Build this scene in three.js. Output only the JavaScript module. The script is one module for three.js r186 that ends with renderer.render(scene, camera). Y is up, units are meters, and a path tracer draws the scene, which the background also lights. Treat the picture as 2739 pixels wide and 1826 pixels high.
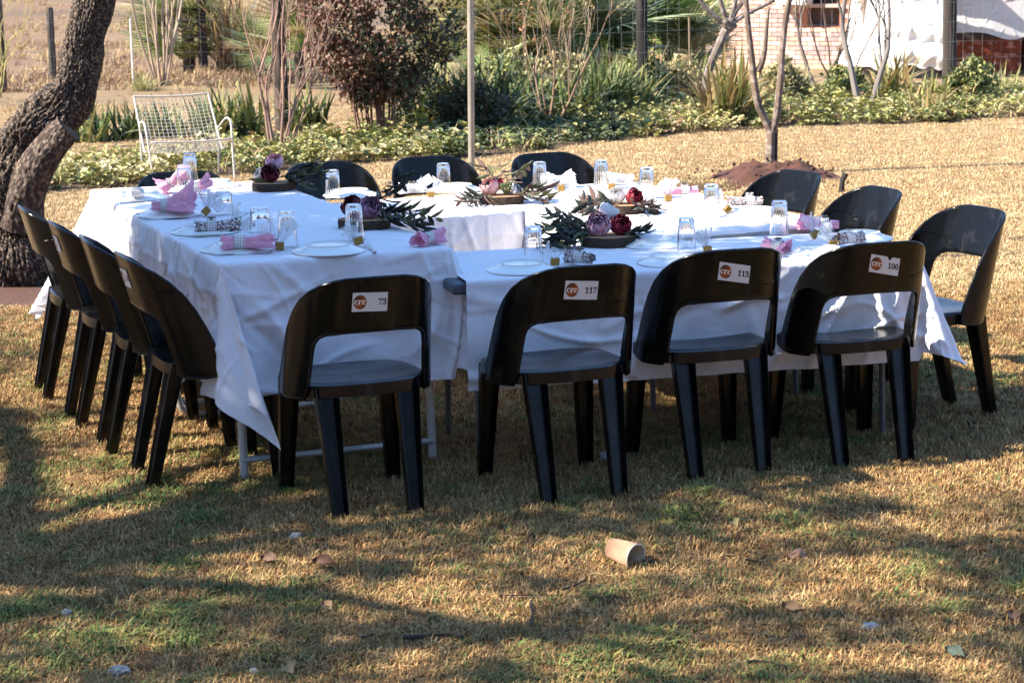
import * as THREE from 'three';
import { mergeGeometries, mergeVertices, toCreasedNormals } from 'three/addons/utils/BufferGeometryUtils.js';
import { TessellateModifier } from 'three/addons/modifiers/TessellateModifier.js';
import { RoundedBoxGeometry } from 'three/addons/geometries/RoundedBoxGeometry.js';
import { createNoise2D, createNoise3D } from 'simplex-noise';

// ---------- camera, sky, sun, exposure ----------
const scene = new THREE.Scene();
const HC = 1.737, PITCH = 10.55 * Math.PI / 180, ROLL = 0.92 * Math.PI / 180, FPX = 5520;
const camera = new THREE.PerspectiveCamera(2 * Math.atan(913 / FPX) * 180 / Math.PI, 1.5, 0.1, 900);
camera.position.set(0, HC, 0);
camera.rotation.order = 'YXZ';
camera.rotation.set(-PITCH, 0, -ROLL);
camera.focus = 7.6; camera.userData.fStop = 11;
scene.add(camera);

const SUN_EL = 42 * Math.PI / 180, SUN_AZ = -0.2;
const toSun = new THREE.Vector3(-Math.cos(SUN_EL) * Math.cos(SUN_AZ), Math.sin(SUN_EL), -Math.cos(SUN_EL) * Math.sin(SUN_AZ));
const sun = new THREE.DirectionalLight(new THREE.Color(1.0, 0.925, 0.80), 4.8);
sun.position.copy(toSun).multiplyScalar(60).add(new THREE.Vector3(0, 0, -12));
sun.target.position.set(0, 0, -12); scene.add(sun.target);
sun.castShadow = true; sun.shadow.mapSize.set(4096, 4096);
Object.assign(sun.shadow.camera, { left: -22, right: 22, top: 22, bottom: -22, near: 1, far: 160 });
scene.add(sun);
{ // clear dry-season sky: deep blue overhead, paler towards the horizon, faint brightening round the sun
  const W = 256, H = 128, a = new Float32Array(W * H * 4);
  for (let j = 0; j < H; j++) for (let i = 0; i < W; i++) {
    const el = ((j + 0.5) / H - 0.5) * Math.PI, az = ((i + 0.5) / W - 0.5) * 2 * Math.PI;
    const v = new THREE.Vector3(Math.cos(el) * Math.cos(az), Math.sin(el), Math.cos(el) * Math.sin(az));
    const t = Math.pow(1 - Math.max(0, v.y), 4.0), g = Math.pow(Math.max(0, v.dot(toSun)), 14) * 0.25;
    const c = v.y < 0 ? [0.16, 0.14, 0.11] : [0.105 + 0.13 * t + g, 0.208 + 0.10 * t + g * 0.95, 0.415 + 0.03 * t + g * 0.85];
    a.set([c[0], c[1], c[2], 1], (j * W + i) * 4);
  }
  const sky = new THREE.DataTexture(a, W, H, THREE.RGBAFormat, THREE.FloatType);
  sky.mapping = THREE.EquirectangularReflectionMapping; sky.magFilter = THREE.LinearFilter; sky.needsUpdate = true;
  scene.background = sky; scene.environment = sky;
}
const renderer = new THREE.WebGLRenderer({ antialias: true });
renderer.toneMapping = THREE.LinearToneMapping;
renderer.toneMappingExposure = 3.3;
renderer.shadowMap.enabled = true;

// ---------- helpers ----------
function rng(seed) { let s = seed >>> 0; return () => { s = (s + 0x6D2B79F5) | 0; let t = Math.imul(s ^ (s >>> 15), 1 | s); t = (t + Math.imul(t ^ (t >>> 7), 61 | t)) ^ t; return ((t ^ (t >>> 14)) >>> 0) / 4294967296; }; }
const n2 = createNoise2D(rng(11)), n3 = createNoise3D(rng(12));
const V = (x, y, z) => new THREE.Vector3(x, y, z);
const clamp = (x, a, b) => Math.min(b, Math.max(a, x));
const sstep = (a, b, x) => { const t = clamp((x - a) / (b - a), 0, 1); return t * t * (3 - 2 * t); };
const lerp = (a, b, t) => a + (b - a) * t;
const DEG = Math.PI / 180;
// ground height; d is the distance in front of the camera (z = -d)
function gh(x, d) {
  let y = -0.30 * sstep(23, 39, d) * sstep(0, 4, x);
  y += 0.9 * sstep(45, 110, d) * sstep(2, -8, x);
  y += 0.006 * n2(x * 1.7, d * 1.7) + 0.004 * n2(x * 4.1 + 9, d * 4.1);
  const px = x - 1.46, pd = d - 15.55; y -= 0.16 * Math.exp(-Math.pow((px * px) / 0.09 + (pd * pd) / 0.05, 2));
  return y;
}
const KP = 2739 / 2352;
function ray(px, py) { // a pixel of the 2352-wide view of the photograph gives a direction
  const a = (px * KP - 1369.5) / FPX, b = -(py * KP - 913) / FPX, cr = Math.cos(ROLL), sr = Math.sin(ROLL);
  const x = cr * a + sr * b, y = -sr * a + cr * b, cp = Math.cos(PITCH), sp = Math.sin(PITCH);
  return { x, y: y * cp - sp, d: cp + y * sp };
}
function onPlane(px, py, h) { const r = ray(px, py), t = (h - HC) / r.y; return V(r.x * t, h, -r.d * t); }
function onGround(px, py) { let h = 0, p; for (let i = 0; i < 8; i++) { p = onPlane(px, py, h); h = gh(p.x, -p.z); } p.y = h; return p; }
function atDepth(px, py, d) { const r = ray(px, py), t = d / r.d; return V(r.x * t, HC + r.y * t, -d); }

const names = {};
const numbered = (n) => { const k = names[n] = (names[n] ?? -1) + 1; return k ? n + '_' + String(k).padStart(3, '0') : n; };
function shade(o) { o.traverse((m) => { if (m.isMesh) { m.castShadow = true; m.receiveShadow = true; } }); return o; }
function merge(gs) {
  gs = [].concat(gs).filter(Boolean);
  if (gs.length === 1) return gs[0];
  const mixed = gs.some((g) => !g.index) && gs.some((g) => g.index);
  if (mixed) gs = gs.map((g) => g.index ? g.toNonIndexed() : g);
  const keys = gs.map((g) => Object.keys(g.attributes)).reduce((a, b) => a.filter((k) => b.includes(k)));
  for (const g of gs) for (const k of Object.keys(g.attributes)) if (!keys.includes(k)) g.deleteAttribute(k);
  return mergeGeometries(gs);
}
function part(name, geos, mat, parent) { const m = new THREE.Mesh(merge(geos), mat); m.name = name; parent.add(m); m.castShadow = m.receiveShadow = true; return m; }
function tag(o, label, category, group, kind) { o.userData.label = label; o.userData.category = category; if (group) o.userData.group = group; if (kind) o.userData.kind = kind; return o; }
function thing(name, label, category, pos, turn = 0, group) {
  const o = new THREE.Group(); o.name = numbered(name); scene.add(o);
  if (pos) o.position.copy(pos); o.rotation.y = turn;
  return tag(o, label, category, group);
}
function solo(name, geos, mat, label, category, group, kind) { const m = part(numbered(name), geos, mat, scene); return tag(m, label, category, group, kind); }
function place(g, x, y, z, ry = 0, rx = 0, rz = 0, s = 1) { g.applyMatrix4(new THREE.Matrix4().compose(V(x, y, z), new THREE.Quaternion().setFromEuler(new THREE.Euler(rx, ry, rz, 'YXZ')), typeof s === 'number' ? V(s, s, s) : s)); return g; }
function tube(pts, rad, radial = 8, cap = true, jitter = null) {
  const n = pts.length, pos = [], uv = [], idx = []; let prev = null, len = 0;
  for (let i = 0; i < n; i++) {
    const t = V(0, 0, 0).subVectors(pts[Math.min(n - 1, i + 1)], pts[Math.max(0, i - 1)]).normalize();
    let u = prev ? prev.clone().addScaledVector(t, -prev.dot(t)) : (Math.abs(t.y) < 0.9 ? V(0, 1, 0) : V(1, 0, 0)).cross(t);
    u.normalize(); prev = u; const w = t.clone().cross(u);
    if (i) len += pts[i].distanceTo(pts[i - 1]);
    const r = typeof rad === 'number' ? rad : Array.isArray(rad) ? rad[i] : rad(i / (n - 1));
    for (let k = 0; k <= radial; k++) {
      const a = k / radial * 2 * Math.PI, dir = u.clone().multiplyScalar(Math.cos(a)).addScaledVector(w, Math.sin(a));
      const rr = jitter ? r * (1 + jitter(i / (n - 1), Math.cos(a), Math.sin(a), len)) : r;
      pos.push(pts[i].x + dir.x * rr, pts[i].y + dir.y * rr, pts[i].z + dir.z * rr); uv.push(k / radial * 2 * Math.PI * r, len);
    }
  }
  for (let i = 0; i < n - 1; i++) for (let k = 0; k < radial; k++) { const a = i * (radial + 1) + k, b = a + radial + 1; idx.push(a, a + 1, b, a + 1, b + 1, b); }
  if (cap) for (const e of [0, n - 1]) {
    const c = pos.length / 3; pos.push(pts[e].x, pts[e].y, pts[e].z); uv.push(0, 0);
    for (let k = 0; k < radial; k++) { const a = e * (radial + 1) + k; e ? idx.push(a, a + 1, c) : idx.push(a + 1, a, c); }
  }
  const g = new THREE.BufferGeometry();
  g.setAttribute('position', new THREE.Float32BufferAttribute(pos, 3)); g.setAttribute('uv', new THREE.Float32BufferAttribute(uv, 2));
  g.setIndex(idx); g.computeVertexNormals(); return g;
}
function spline(pts, n) { return new THREE.CatmullRomCurve3(pts).getPoints(n); }
function rod(a, b, r, radial = 5) { return tube([a, b], r, radial, true); }
function grid(nu, nv, f) { // f(i/nu, j/nv) -> [x,y,z]
  const pos = [], uv = [], idx = [];
  for (let j = 0; j <= nv; j++) for (let i = 0; i <= nu; i++) { const p = f(i / nu, j / nv); pos.push(p[0], p[1], p[2]); uv.push(p[3] ?? i / nu, p[4] ?? j / nv); }
  for (let j = 0; j < nv; j++) for (let i = 0; i < nu; i++) { const a = j * (nu + 1) + i, b = a + nu + 1; idx.push(a, a + 1, b, a + 1, b + 1, b); }
  const g = new THREE.BufferGeometry();
  g.setAttribute('position', new THREE.Float32BufferAttribute(pos, 3)); g.setAttribute('uv', new THREE.Float32BufferAttribute(uv, 2));
  g.setIndex(idx); g.computeVertexNormals(); return g;
}
function colored(g, f) { const p = g.attributes.position, c = new Float32Array(p.count * 3); for (let i = 0; i < p.count; i++) c.set(f(p.getX(i), p.getY(i), p.getZ(i), i), i * 3); g.setAttribute('color', new THREE.BufferAttribute(c, 3)); return g; }
const lin = (r, g, b) => new THREE.Color().setRGB(r, g, b);
const std = (c, rough = 0.8, o = {}) => new THREE.MeshStandardMaterial({ color: Array.isArray(c) ? lin(...c) : c, roughness: rough, ...o });
const phys = (c, rough, o = {}) => new THREE.MeshPhysicalMaterial({ color: Array.isArray(c) ? lin(...c) : c, roughness: rough, ...o });
const leafMat = (c, o = {}) => phys(c, 0.85, { transmission: 0.3, thickness: 0, side: THREE.DoubleSide, ior: 1.4, ...o });
function dataTex(n, f, srgb = true) { // tileable texture from f(x,y in pixels) -> [r,g,b] 0..1
  const a = new Uint8Array(n * n * 4);
  for (let j = 0; j < n; j++) for (let i = 0; i < n; i++) { const c = f(i, j); a.set([c[0] * 255, c[1] * 255, c[2] * 255, 255].map((v) => clamp(v, 0, 255)), (j * n + i) * 4); }
  const t = new THREE.DataTexture(a, n, n); t.wrapS = t.wrapT = THREE.RepeatWrapping; t.magFilter = THREE.LinearFilter; t.minFilter = THREE.LinearMipmapLinearFilter; t.generateMipmaps = true;
  if (srgb) t.colorSpace = THREE.SRGBColorSpace; t.needsUpdate = true; return t;
}
function pnoise(x, y, per, seed) { // value noise that repeats after per cells
  const h = (i, j) => { i = ((i % per) + per) % per; j = ((j % per) + per) % per; let s = Math.imul(i + 374761393, 668265263) ^ Math.imul(j + seed * 977 + 1274126177, 461845907); s = Math.imul(s ^ (s >>> 13), 1274126177); return ((s ^ (s >>> 16)) >>> 0) / 4294967296; };
  const i = Math.floor(x), j = Math.floor(y), u = x - i, v = y - j, a = u * u * (3 - 2 * u), b = v * v * (3 - 2 * v);
  return lerp(lerp(h(i, j), h(i + 1, j), a), lerp(h(i, j + 1), h(i + 1, j + 1), a), b);
}
const fbmT = (i, j, n, c, seed) => 0.5 * pnoise(i / n * c, j / n * c, c, seed) + 0.25 * pnoise(i / n * c * 2, j / n * c * 2, c * 2, seed + 1) + 0.15 * pnoise(i / n * c * 4, j / n * c * 4, c * 4, seed + 2) + 0.1 * pnoise(i / n * c * 8, j / n * c * 8, c * 8, seed + 3);
// ---------- ground ----------
const inBed = (x, d) => { // garden bed between the lawn and the fence
  const f = [[-9, 15.4], [-3.6, 15.9], [-2.9, 16.5], [-1.9, 17.5], [-1.1, 18.0], [-0.2, 18.2], [0.55, 19.2], [1.6, 20.2], [2.8, 20.9], [4.5, 21.2], [5.4, 21.7], [9, 22.3]];
  const b = [[-9, 17.0], [-3.6, 18.2], [-2.2, 19.6], [-1.2, 22.0], [0.5, 24.0], [3, 25.5], [5, 26.3], [9, 27.2]];
  const at = (l) => { for (let i = 1; i < l.length; i++) if (x <= l[i][0]) return lerp(l[i - 1][1], l[i][1], clamp((x - l[i - 1][0]) / (l[i][0] - l[i - 1][0]), 0, 1)); return l[l.length - 1][1]; };
  const w = 0.12 * n2(x * 1.3, 5), lo = at(f) + w, hi = at(b) + w * 2;
  return Math.min(sstep(lo - 0.06, lo + 0.06, d), sstep(hi + 0.1, hi - 0.1, d));
};
const greenAt = (x, d) => (0.09 + 0.8 * sstep(0.0, 0.85, 0.45 * n2(x * 0.7 + 3, d * 0.7) + 0.5 * n2(x * 2.2, d * 2.2 + 7) + 0.35 * n2(x * 6, d * 6))) * sstep(14, 8, d) + 0.55 * Math.exp(-(Math.pow((x - 1.3) / 0.5, 2) + Math.pow((d - 15.9) / 0.35, 2)));
{
  const xs = [], ds = [];
  for (let x = -8; x <= 8.001; x += 0.1) xs.push(x);
  for (let k = 1, x = 8; x < 260; k++) { x += 0.1 * Math.pow(1.16, k); xs.push(x); xs.unshift(-x); }
  for (let d = -30; d < 3.9; d += 1.5) ds.push(d);
  for (let d = 4; d < 24; d += 0.1) ds.push(d);
  for (let d = 24; d < 45; d += 0.35) ds.push(d);
  for (let d = 45, s = 0.4; d < 600; s *= 1.07) { d += s; ds.push(d); }
  const nx = xs.length - 1, nd = ds.length - 1;
  const g = grid(nx, nd, (u, v) => { const x = xs[Math.round(u * nx)], d = ds[nd - Math.round(v * nd)]; return [x, gh(x, d), -d, x, d]; });
  // soil and thatch colours by zone
  colored(g, (x, y, z) => {
    const d = -z, bed = inBed(x, d), m = 0.5 + 0.5 * n2(x * 0.35, d * 0.35), f = 0.5 + 0.5 * n2(x * 3, d * 3);
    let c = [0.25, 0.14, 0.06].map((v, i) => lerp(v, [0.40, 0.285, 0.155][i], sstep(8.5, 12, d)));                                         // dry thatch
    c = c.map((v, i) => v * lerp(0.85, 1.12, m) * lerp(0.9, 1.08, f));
    const dirt = Math.exp(-Math.pow(Math.hypot((x + 2.5) / 0.9, (d - 11.1) / 0.75), 4)); // bare red soil round the leaning tree
    const mix = (k, e) => { c = c.map((v, i) => lerp(v, e[i], k)); };
    mix(bed * 0.85, [0.10, 0.055, 0.03]); mix(dirt, [0.13, 0.05, 0.03]);
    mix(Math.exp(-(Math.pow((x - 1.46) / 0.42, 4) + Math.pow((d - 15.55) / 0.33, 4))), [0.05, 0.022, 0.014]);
    const veld = sstep(26, 33, d) * sstep(3.5, 1.5, x);
    mix(veld * 0.85, [[0.30, 0.17, 0.10], [0.34, 0.23, 0.12], [0.20, 0.13, 0.09]][Math.abs(Math.floor(1.5 + 1.9 * n2(x * 0.05, d * 0.13))) % 3]);
    return c;
  });
  // fine straw litter, 1.5 m tile
  const cv = document.createElement('canvas'); cv.width = cv.height = 1024; const q = cv.getContext('2d'), R = rng(5);
  q.fillStyle = 'rgb(176,168,158)'; q.fillRect(0, 0, 1024, 1024);
  for (let i = 0; i < 26000; i++) {
    const x = R() * 1024, y = R() * 1024, a = R() * 6.28, l = 6 + R() * 22, t = R();
    q.strokeStyle = t < 0.3 ? `rgb(${90 + R() * 40},${82 + R() * 30},${70 + R() * 25})` : `rgb(${190 + R() * 65},${186 + R() * 55},${175 + R() * 45})`;
    q.lineWidth = 0.8 + R() * 1.6;
    for (const [ox, oy] of [[0, 0], [1024, 0], [0, 1024], [-1024, 0], [0, -1024]]) { if (x + ox < -40 || x + ox > 1064 || y + oy < -40 || y + oy > 1064) continue; q.beginPath(); q.moveTo(x + ox, y + oy); q.lineTo(x + ox + Math.cos(a) * l, y + oy + Math.sin(a) * l); q.stroke(); }
  }
  const t = new THREE.CanvasTexture(cv); t.colorSpace = THREE.SRGBColorSpace; t.wrapS = t.wrapT = THREE.RepeatWrapping; t.repeat.set(1 / 1.5, 1 / 1.5);
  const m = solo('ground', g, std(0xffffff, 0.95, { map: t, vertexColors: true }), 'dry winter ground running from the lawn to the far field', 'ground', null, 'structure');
  m.castShadow = false;
}
// ---------- grass ----------
function tuftGeo(seed, n, rad, h0, h1, wid, tv = 0.4) {
  const R = rng(seed), pos = [], col = [], idx = [];
  for (let b = 0; b < n; b++) {
    const a = R() * 6.283, r = rad * Math.sqrt(R()), x0 = Math.cos(a) * r, z0 = Math.sin(a) * r, h = lerp(h0, h1, R()), lean = 0.35 + R() * 1.5, dir = R() * 6.283, w = wid * (0.6 + 0.8 * R()), base = pos.length / 3;
    const sx = Math.cos(dir + 1.57) * w, sz = Math.sin(dir + 1.57) * w, tone = 0.85 + tv * (2 * R() - 1);
    const at = (t) => [x0 + Math.cos(dir) * lean * h * t * t, h * (t - 0.3 * lean * t * t), z0 + Math.sin(dir) * lean * h * t * t];
    for (const [t, k] of [[0, 1], [0.55, 0.85]]) { const p = at(t); pos.push(p[0] - sx * k, p[1] - 0.004 * (t === 0), p[2] - sz * k, p[0] + sx * k, p[1] - 0.004 * (t === 0), p[2] + sz * k); for (let i = 0; i < 2; i++) col.push(tone, tone, tone * 0.95); }
    const p = at(1); pos.push(...p); col.push(tone * 1.05, tone * 1.03, tone);
    idx.push(base, base + 1, base + 2, base + 1, base + 3, base + 2, base + 2, base + 3, base + 4);
  }
  const g = new THREE.BufferGeometry(); g.setAttribute('position', new THREE.Float32BufferAttribute(pos, 3)); g.setAttribute('color', new THREE.Float32BufferAttribute(col, 3)); g.setIndex(idx); g.computeVertexNormals(); return g;
}
function scatter(name, label, geo, mat, spots) { // spots: [x, d, scale, colour, yOffset, tilt]
  const R = rng(spots.length + 77), im = new THREE.InstancedMesh(geo, mat, spots.length), m = new THREE.Matrix4(), q = new THREE.Quaternion(), e = new THREE.Euler();
  spots.forEach(([x, d, s, c, dy = 0, tl = 0.25], i) => {
    e.set((R() - 0.5) * tl, R() * 6.283, (R() - 0.5) * tl); q.setFromEuler(e);
    m.compose(V(x, gh(x, d) + dy, -d), q, typeof s === 'number' ? V(s, s, s) : V(...s)); im.setMatrixAt(i, m); im.setColorAt(i, lin(...c));
  });
  im.name = numbered(name); im.castShadow = im.receiveShadow = true; scene.add(im);
  return tag(im, label, 'grass', null, 'stuff');
}
const grassMat = std(0xffffff, 0.85, { vertexColors: true, side: THREE.DoubleSide });
const STRAW = [[0.58, 0.40, 0.21], [0.47, 0.285, 0.135], [0.68, 0.51, 0.30], [0.32, 0.175, 0.075], [0.50, 0.37, 0.17]], GREEN = [[0.10, 0.15, 0.03], [0.15, 0.17, 0.04], [0.07, 0.11, 0.025], [0.25, 0.22, 0.06]];
const isDirt = (x, d) => Math.hypot((x + 2.5) / 0.75, (d - 11.1) / 0.6) < 1 || Math.hypot((x - 2.05) / 0.45, (d - 16.3) / 0.55) < 0.9 || Math.hypot((x - 1.46) / 0.3, (d - 15.55) / 0.22) < 1;
{
  const R = rng(21), spots = [[], [], [], []], far = [[], []];
  for (let k = 0; k < 92000; k++) {
    const d = 4.2 + 6.6 * Math.pow(R(), 1.15), w = 0.27 * d + 0.25, x = k < 70000 ? (R() * 2 - 1) * w : (k & 2 ? 1 : -1) * (w + 1.8 * R());
    const gr = greenAt(x, d), pick = R();
    if (isDirt(x, d)) continue;
    if (pick < gr * 0.6) spots[2 + (k & 1)].push([x, d, 0.7 + 0.6 * R() + 0.35 * gr, GREEN[Math.floor(R() * 4)]]);
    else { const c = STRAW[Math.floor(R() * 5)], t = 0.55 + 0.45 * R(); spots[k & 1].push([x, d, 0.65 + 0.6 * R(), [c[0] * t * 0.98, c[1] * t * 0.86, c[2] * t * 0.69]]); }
  }
  const T = [tuftGeo(1, 13, 0.035, 0.012, 0.032, 0.0016), tuftGeo(2, 13, 0.038, 0.008, 0.026, 0.0018), tuftGeo(3, 10, 0.028, 0.014, 0.036, 0.0014), tuftGeo(4, 10, 0.035, 0.012, 0.034, 0.0016)];
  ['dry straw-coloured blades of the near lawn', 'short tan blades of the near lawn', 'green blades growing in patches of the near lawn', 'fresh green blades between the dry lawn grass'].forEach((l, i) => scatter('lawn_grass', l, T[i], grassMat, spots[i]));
  for (let k = 0; k < 110000; k++) {
    const d = 10.4 + 15.5 * Math.pow(R(), 1.3), w = 0.262 * d + 0.4, x = k < 90000 ? (R() * 2 - 1) * w : (k & 2 ? 1 : -1) * (w + 2 * R());
    if (isDirt(x, d) || inBed(x, d) > 0.4 || (d > 23 && x > -1.5)) continue;
    const gr = greenAt(x, d) * 0.6; let c = R() < gr ? GREEN[3] : STRAW[[0, 2, 2, 4, 1, 3][Math.floor(R() * 6)]]; const t = 0.95 + 0.25 * R();
    far[k & 1].push([x, d, 0.7 + 0.6 * R(), c.map((v) => v * t)]);
  }
  const F = [tuftGeo(5, 18, 0.07, 0.006, 0.022, 0.0015, 0.22), tuftGeo(6, 18, 0.08, 0.005, 0.018, 0.0018, 0.22)];
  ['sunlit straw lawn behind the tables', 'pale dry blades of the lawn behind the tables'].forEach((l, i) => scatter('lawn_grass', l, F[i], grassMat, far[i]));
  const veld = [[], []];
  for (let k = 0; k < 26000; k++) {
    const d = 25 + 75 * Math.pow(R(), 1.7), w = 0.27 * d + 1, x = (R() * 2 - 1) * w; if (x > (d < 40 ? 2.2 : 3 + (d - 40) * 0.1)) continue;
    const band = n2(x * 0.06 + 4, d * 0.16); if (R() > 0.22 + 0.45 * band + (d > 29 && d < 34 ? 0.2 : 0)) continue;
    const c = [[0.40, 0.26, 0.14], [0.33, 0.20, 0.12], [0.50, 0.36, 0.18], [0.26, 0.17, 0.12]][Math.floor(R() * 4)], s = (0.25 + 0.5 * R()) * (d > 28.5 ? 1 : 0.3);
    veld[k & 1].push([x, d, [s * 1.3, s * (0.7 + 0.6 * R()), s * 1.3], c]);
  }
  [tuftGeo(7, 26, 0.14, 0.12, 0.42, 0.005), tuftGeo(8, 22, 0.16, 0.1, 0.36, 0.006)].forEach((g, i) => scatter('veld_grass', ['tall dry grass of the open field beyond the fence', 'brown weathered grass clumps of the open field'][i], g, grassMat, veld[i]));
}
// ---------- tables and cloths ----------
const frame = (o, th) => ({ o, c: Math.cos(th * DEG), s: Math.sin(th * DEG), th: th * DEG, w(u, v, y) { return V(o[0] + this.c * u - this.s * v, y, -(o[1] + this.s * u + this.c * v)); } });
const FA = frame([-0.951, 6.735], 20.7), FA2 = frame([-0.951 - 0.3535 * 1.26, 6.735 + 0.9354 * 1.26], 20.7), FC = frame([-0.155, 6.865], 14.3), FD = frame([0.475, 7.675], 24), FB = frame([-0.64, 8.225], 28);
const HA = 0.757, HB = 0.70, HCt = 0.67, HD = 0.705;
const steel = std([0.52, 0.52, 0.5], 0.35, { metalness: 0.35 }), darkSteel = std([0.12, 0.12, 0.115], 0.5, { metalness: 0.4 }), greyPlastic = std([0.055, 0.07, 0.09], 0.5), whitePlastic = std([0.6, 0.6, 0.58], 0.55);
function makeTable(label, F, w, L, h, topMat, u0 = 0, legs = 'frame') {
  const t = thing('folding_table', label, 'table', F.w(0, 0, 0), F.th, 'folding tables pushed into a ring');
  const g = new RoundedBoxGeometry(w - u0, 0.04, L, 2, 0.012); g.translate((w + u0) / 2, h - 0.026, -L / 2); part('table_top', g, topMat, t);
  const y = h - 0.047, r = 0.0145, iu = 0.06;
  for (const [v, out] of [[0.09, -1], [L - 0.14, 1]]) {
    const z = -v, zf = z - out * 0.03, a = u0 + iu, b = w - iu;
    if (legs === 'frame' && out < 0) {
      for (const u of [a, b]) part('leg', tube([V(u, y, z), V(u, 0.4, z), V(u, 0.0, zf)], r, 10), steel, t);
      part('crossbar', rod(V(a, 0.075, zf + 0.004), V(b, 0.075, zf + 0.004), 0.011, 8), steel, t);
    } else if (legs === 'thin') {
      for (const u of [a + 0.04, b - 0.04]) part('leg', tube([V(u, y, z), V(u, 0, zf)], 0.011, 8), darkSteel, t);
    } else {
      part('leg_frame', tube(spline([V(a, y, z), V(a, 0.35, z), V(a, 0.06, z), V(a + 0.05, 0.016, z), V((a + b) / 2, 0.016, z), V(b - 0.05, 0.016, z), V(b, 0.06, z), V(b, 0.35, z), V(b, y, z)], 40), r, 10), steel, t);
      part('brace', rod(V((a + b) / 2, 0.35, z), V((a + b) / 2, y, z + out * 0.3), 0.008, 6), steel, t);
    }
  }
  return t;
}
makeTable('folding table with tubular steel legs, standing behind chair 73', FA, 0.795, 1.255, HA - 0.004, whitePlastic);
makeTable('folding table at the end beside the leaning tree trunk', FA2, 0.795, 1.25, HA - 0.006, whitePlastic, 0, 'u');
makeTable('folding table in front of chairs 117, 113 and 100, grey end corner bare', FC, 1.66, 0.67, HCt - 0.004, greyPlastic, -0.045, 'thin');
makeTable('short folding table joining two tables beside the glossy chairs', FD, 0.84, 0.98, HD - 0.004, whitePlastic, 0, 'thin');
makeTable('folding table in front of the grey metal pole', FB, 1.7, 0.66, HB - 0.004, whitePlastic, 0, 'thin');

const linenBump = dataTex(512, (i, j) => { const rg = (c, s, p) => Math.pow(1 - Math.abs(2 * (0.7 * pnoise(i / 512 * c, j / 512 * c, c, s) + 0.3 * pnoise(i / 512 * c * 2, j / 512 * c * 2, c * 2, s + 9)) - 1), p), v = 0.2 + 0.03 * Math.sin(i * Math.PI / 2) * Math.sin(j * Math.PI / 2) + 0.16 * rg(5, 31, 6) + 0.14 * rg(9, 41, 6) + 0.10 * rg(17, 51, 5) + 0.1 * (fbmT(i, j, 512, 24, 3) - 0.5); return [v, v, v]; }, false);
linenBump.repeat.set(1.35, 1.35);
const linen = phys([0.78, 0.755, 0.79], 0.85, { side: THREE.DoubleSide, bumpMap: linenBump, bumpScale: 0.006, sheen: 0.15, sheenRoughness: 0.7, transmission: 0.06, thickness: 0 });
function creaseLines(seed, n, u0, u1, v0, v1) { // straight pressed and slanting creases
  const R = rng(seed), l = []; for (let k = 0; k < n; k++) l.push([lerp(u0, u1, R()), lerp(v0, v1, R()), R() * Math.PI, 0.06 + 0.28 * R() * R() + 0.08 * R(), 0.006 + 0.016 * R(), (R() < 0.75 ? 1 : -0.8) * (0.4 + 0.6 * R()), (R() - 0.5) * 1.2]);
  return (u, v) => { let s = 0; for (const [x, y, a, len, w, amp, cv] of l) { const du = u - x, dv = v - y; if (du * du + dv * dv > len * len * 1.7) continue; const t = (du * Math.cos(a) + dv * Math.sin(a)) / len, q = -du * Math.sin(a) + dv * Math.cos(a) - cv * len * t * t * 0.5; if (Math.abs(t) < 1) s += amp * (1 - t * t) * Math.exp(-((q / w) ** 2)); } return s; };
}
function ridged(x, y, s) { return 1 - Math.abs(n2(x, y + s)); }
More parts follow.
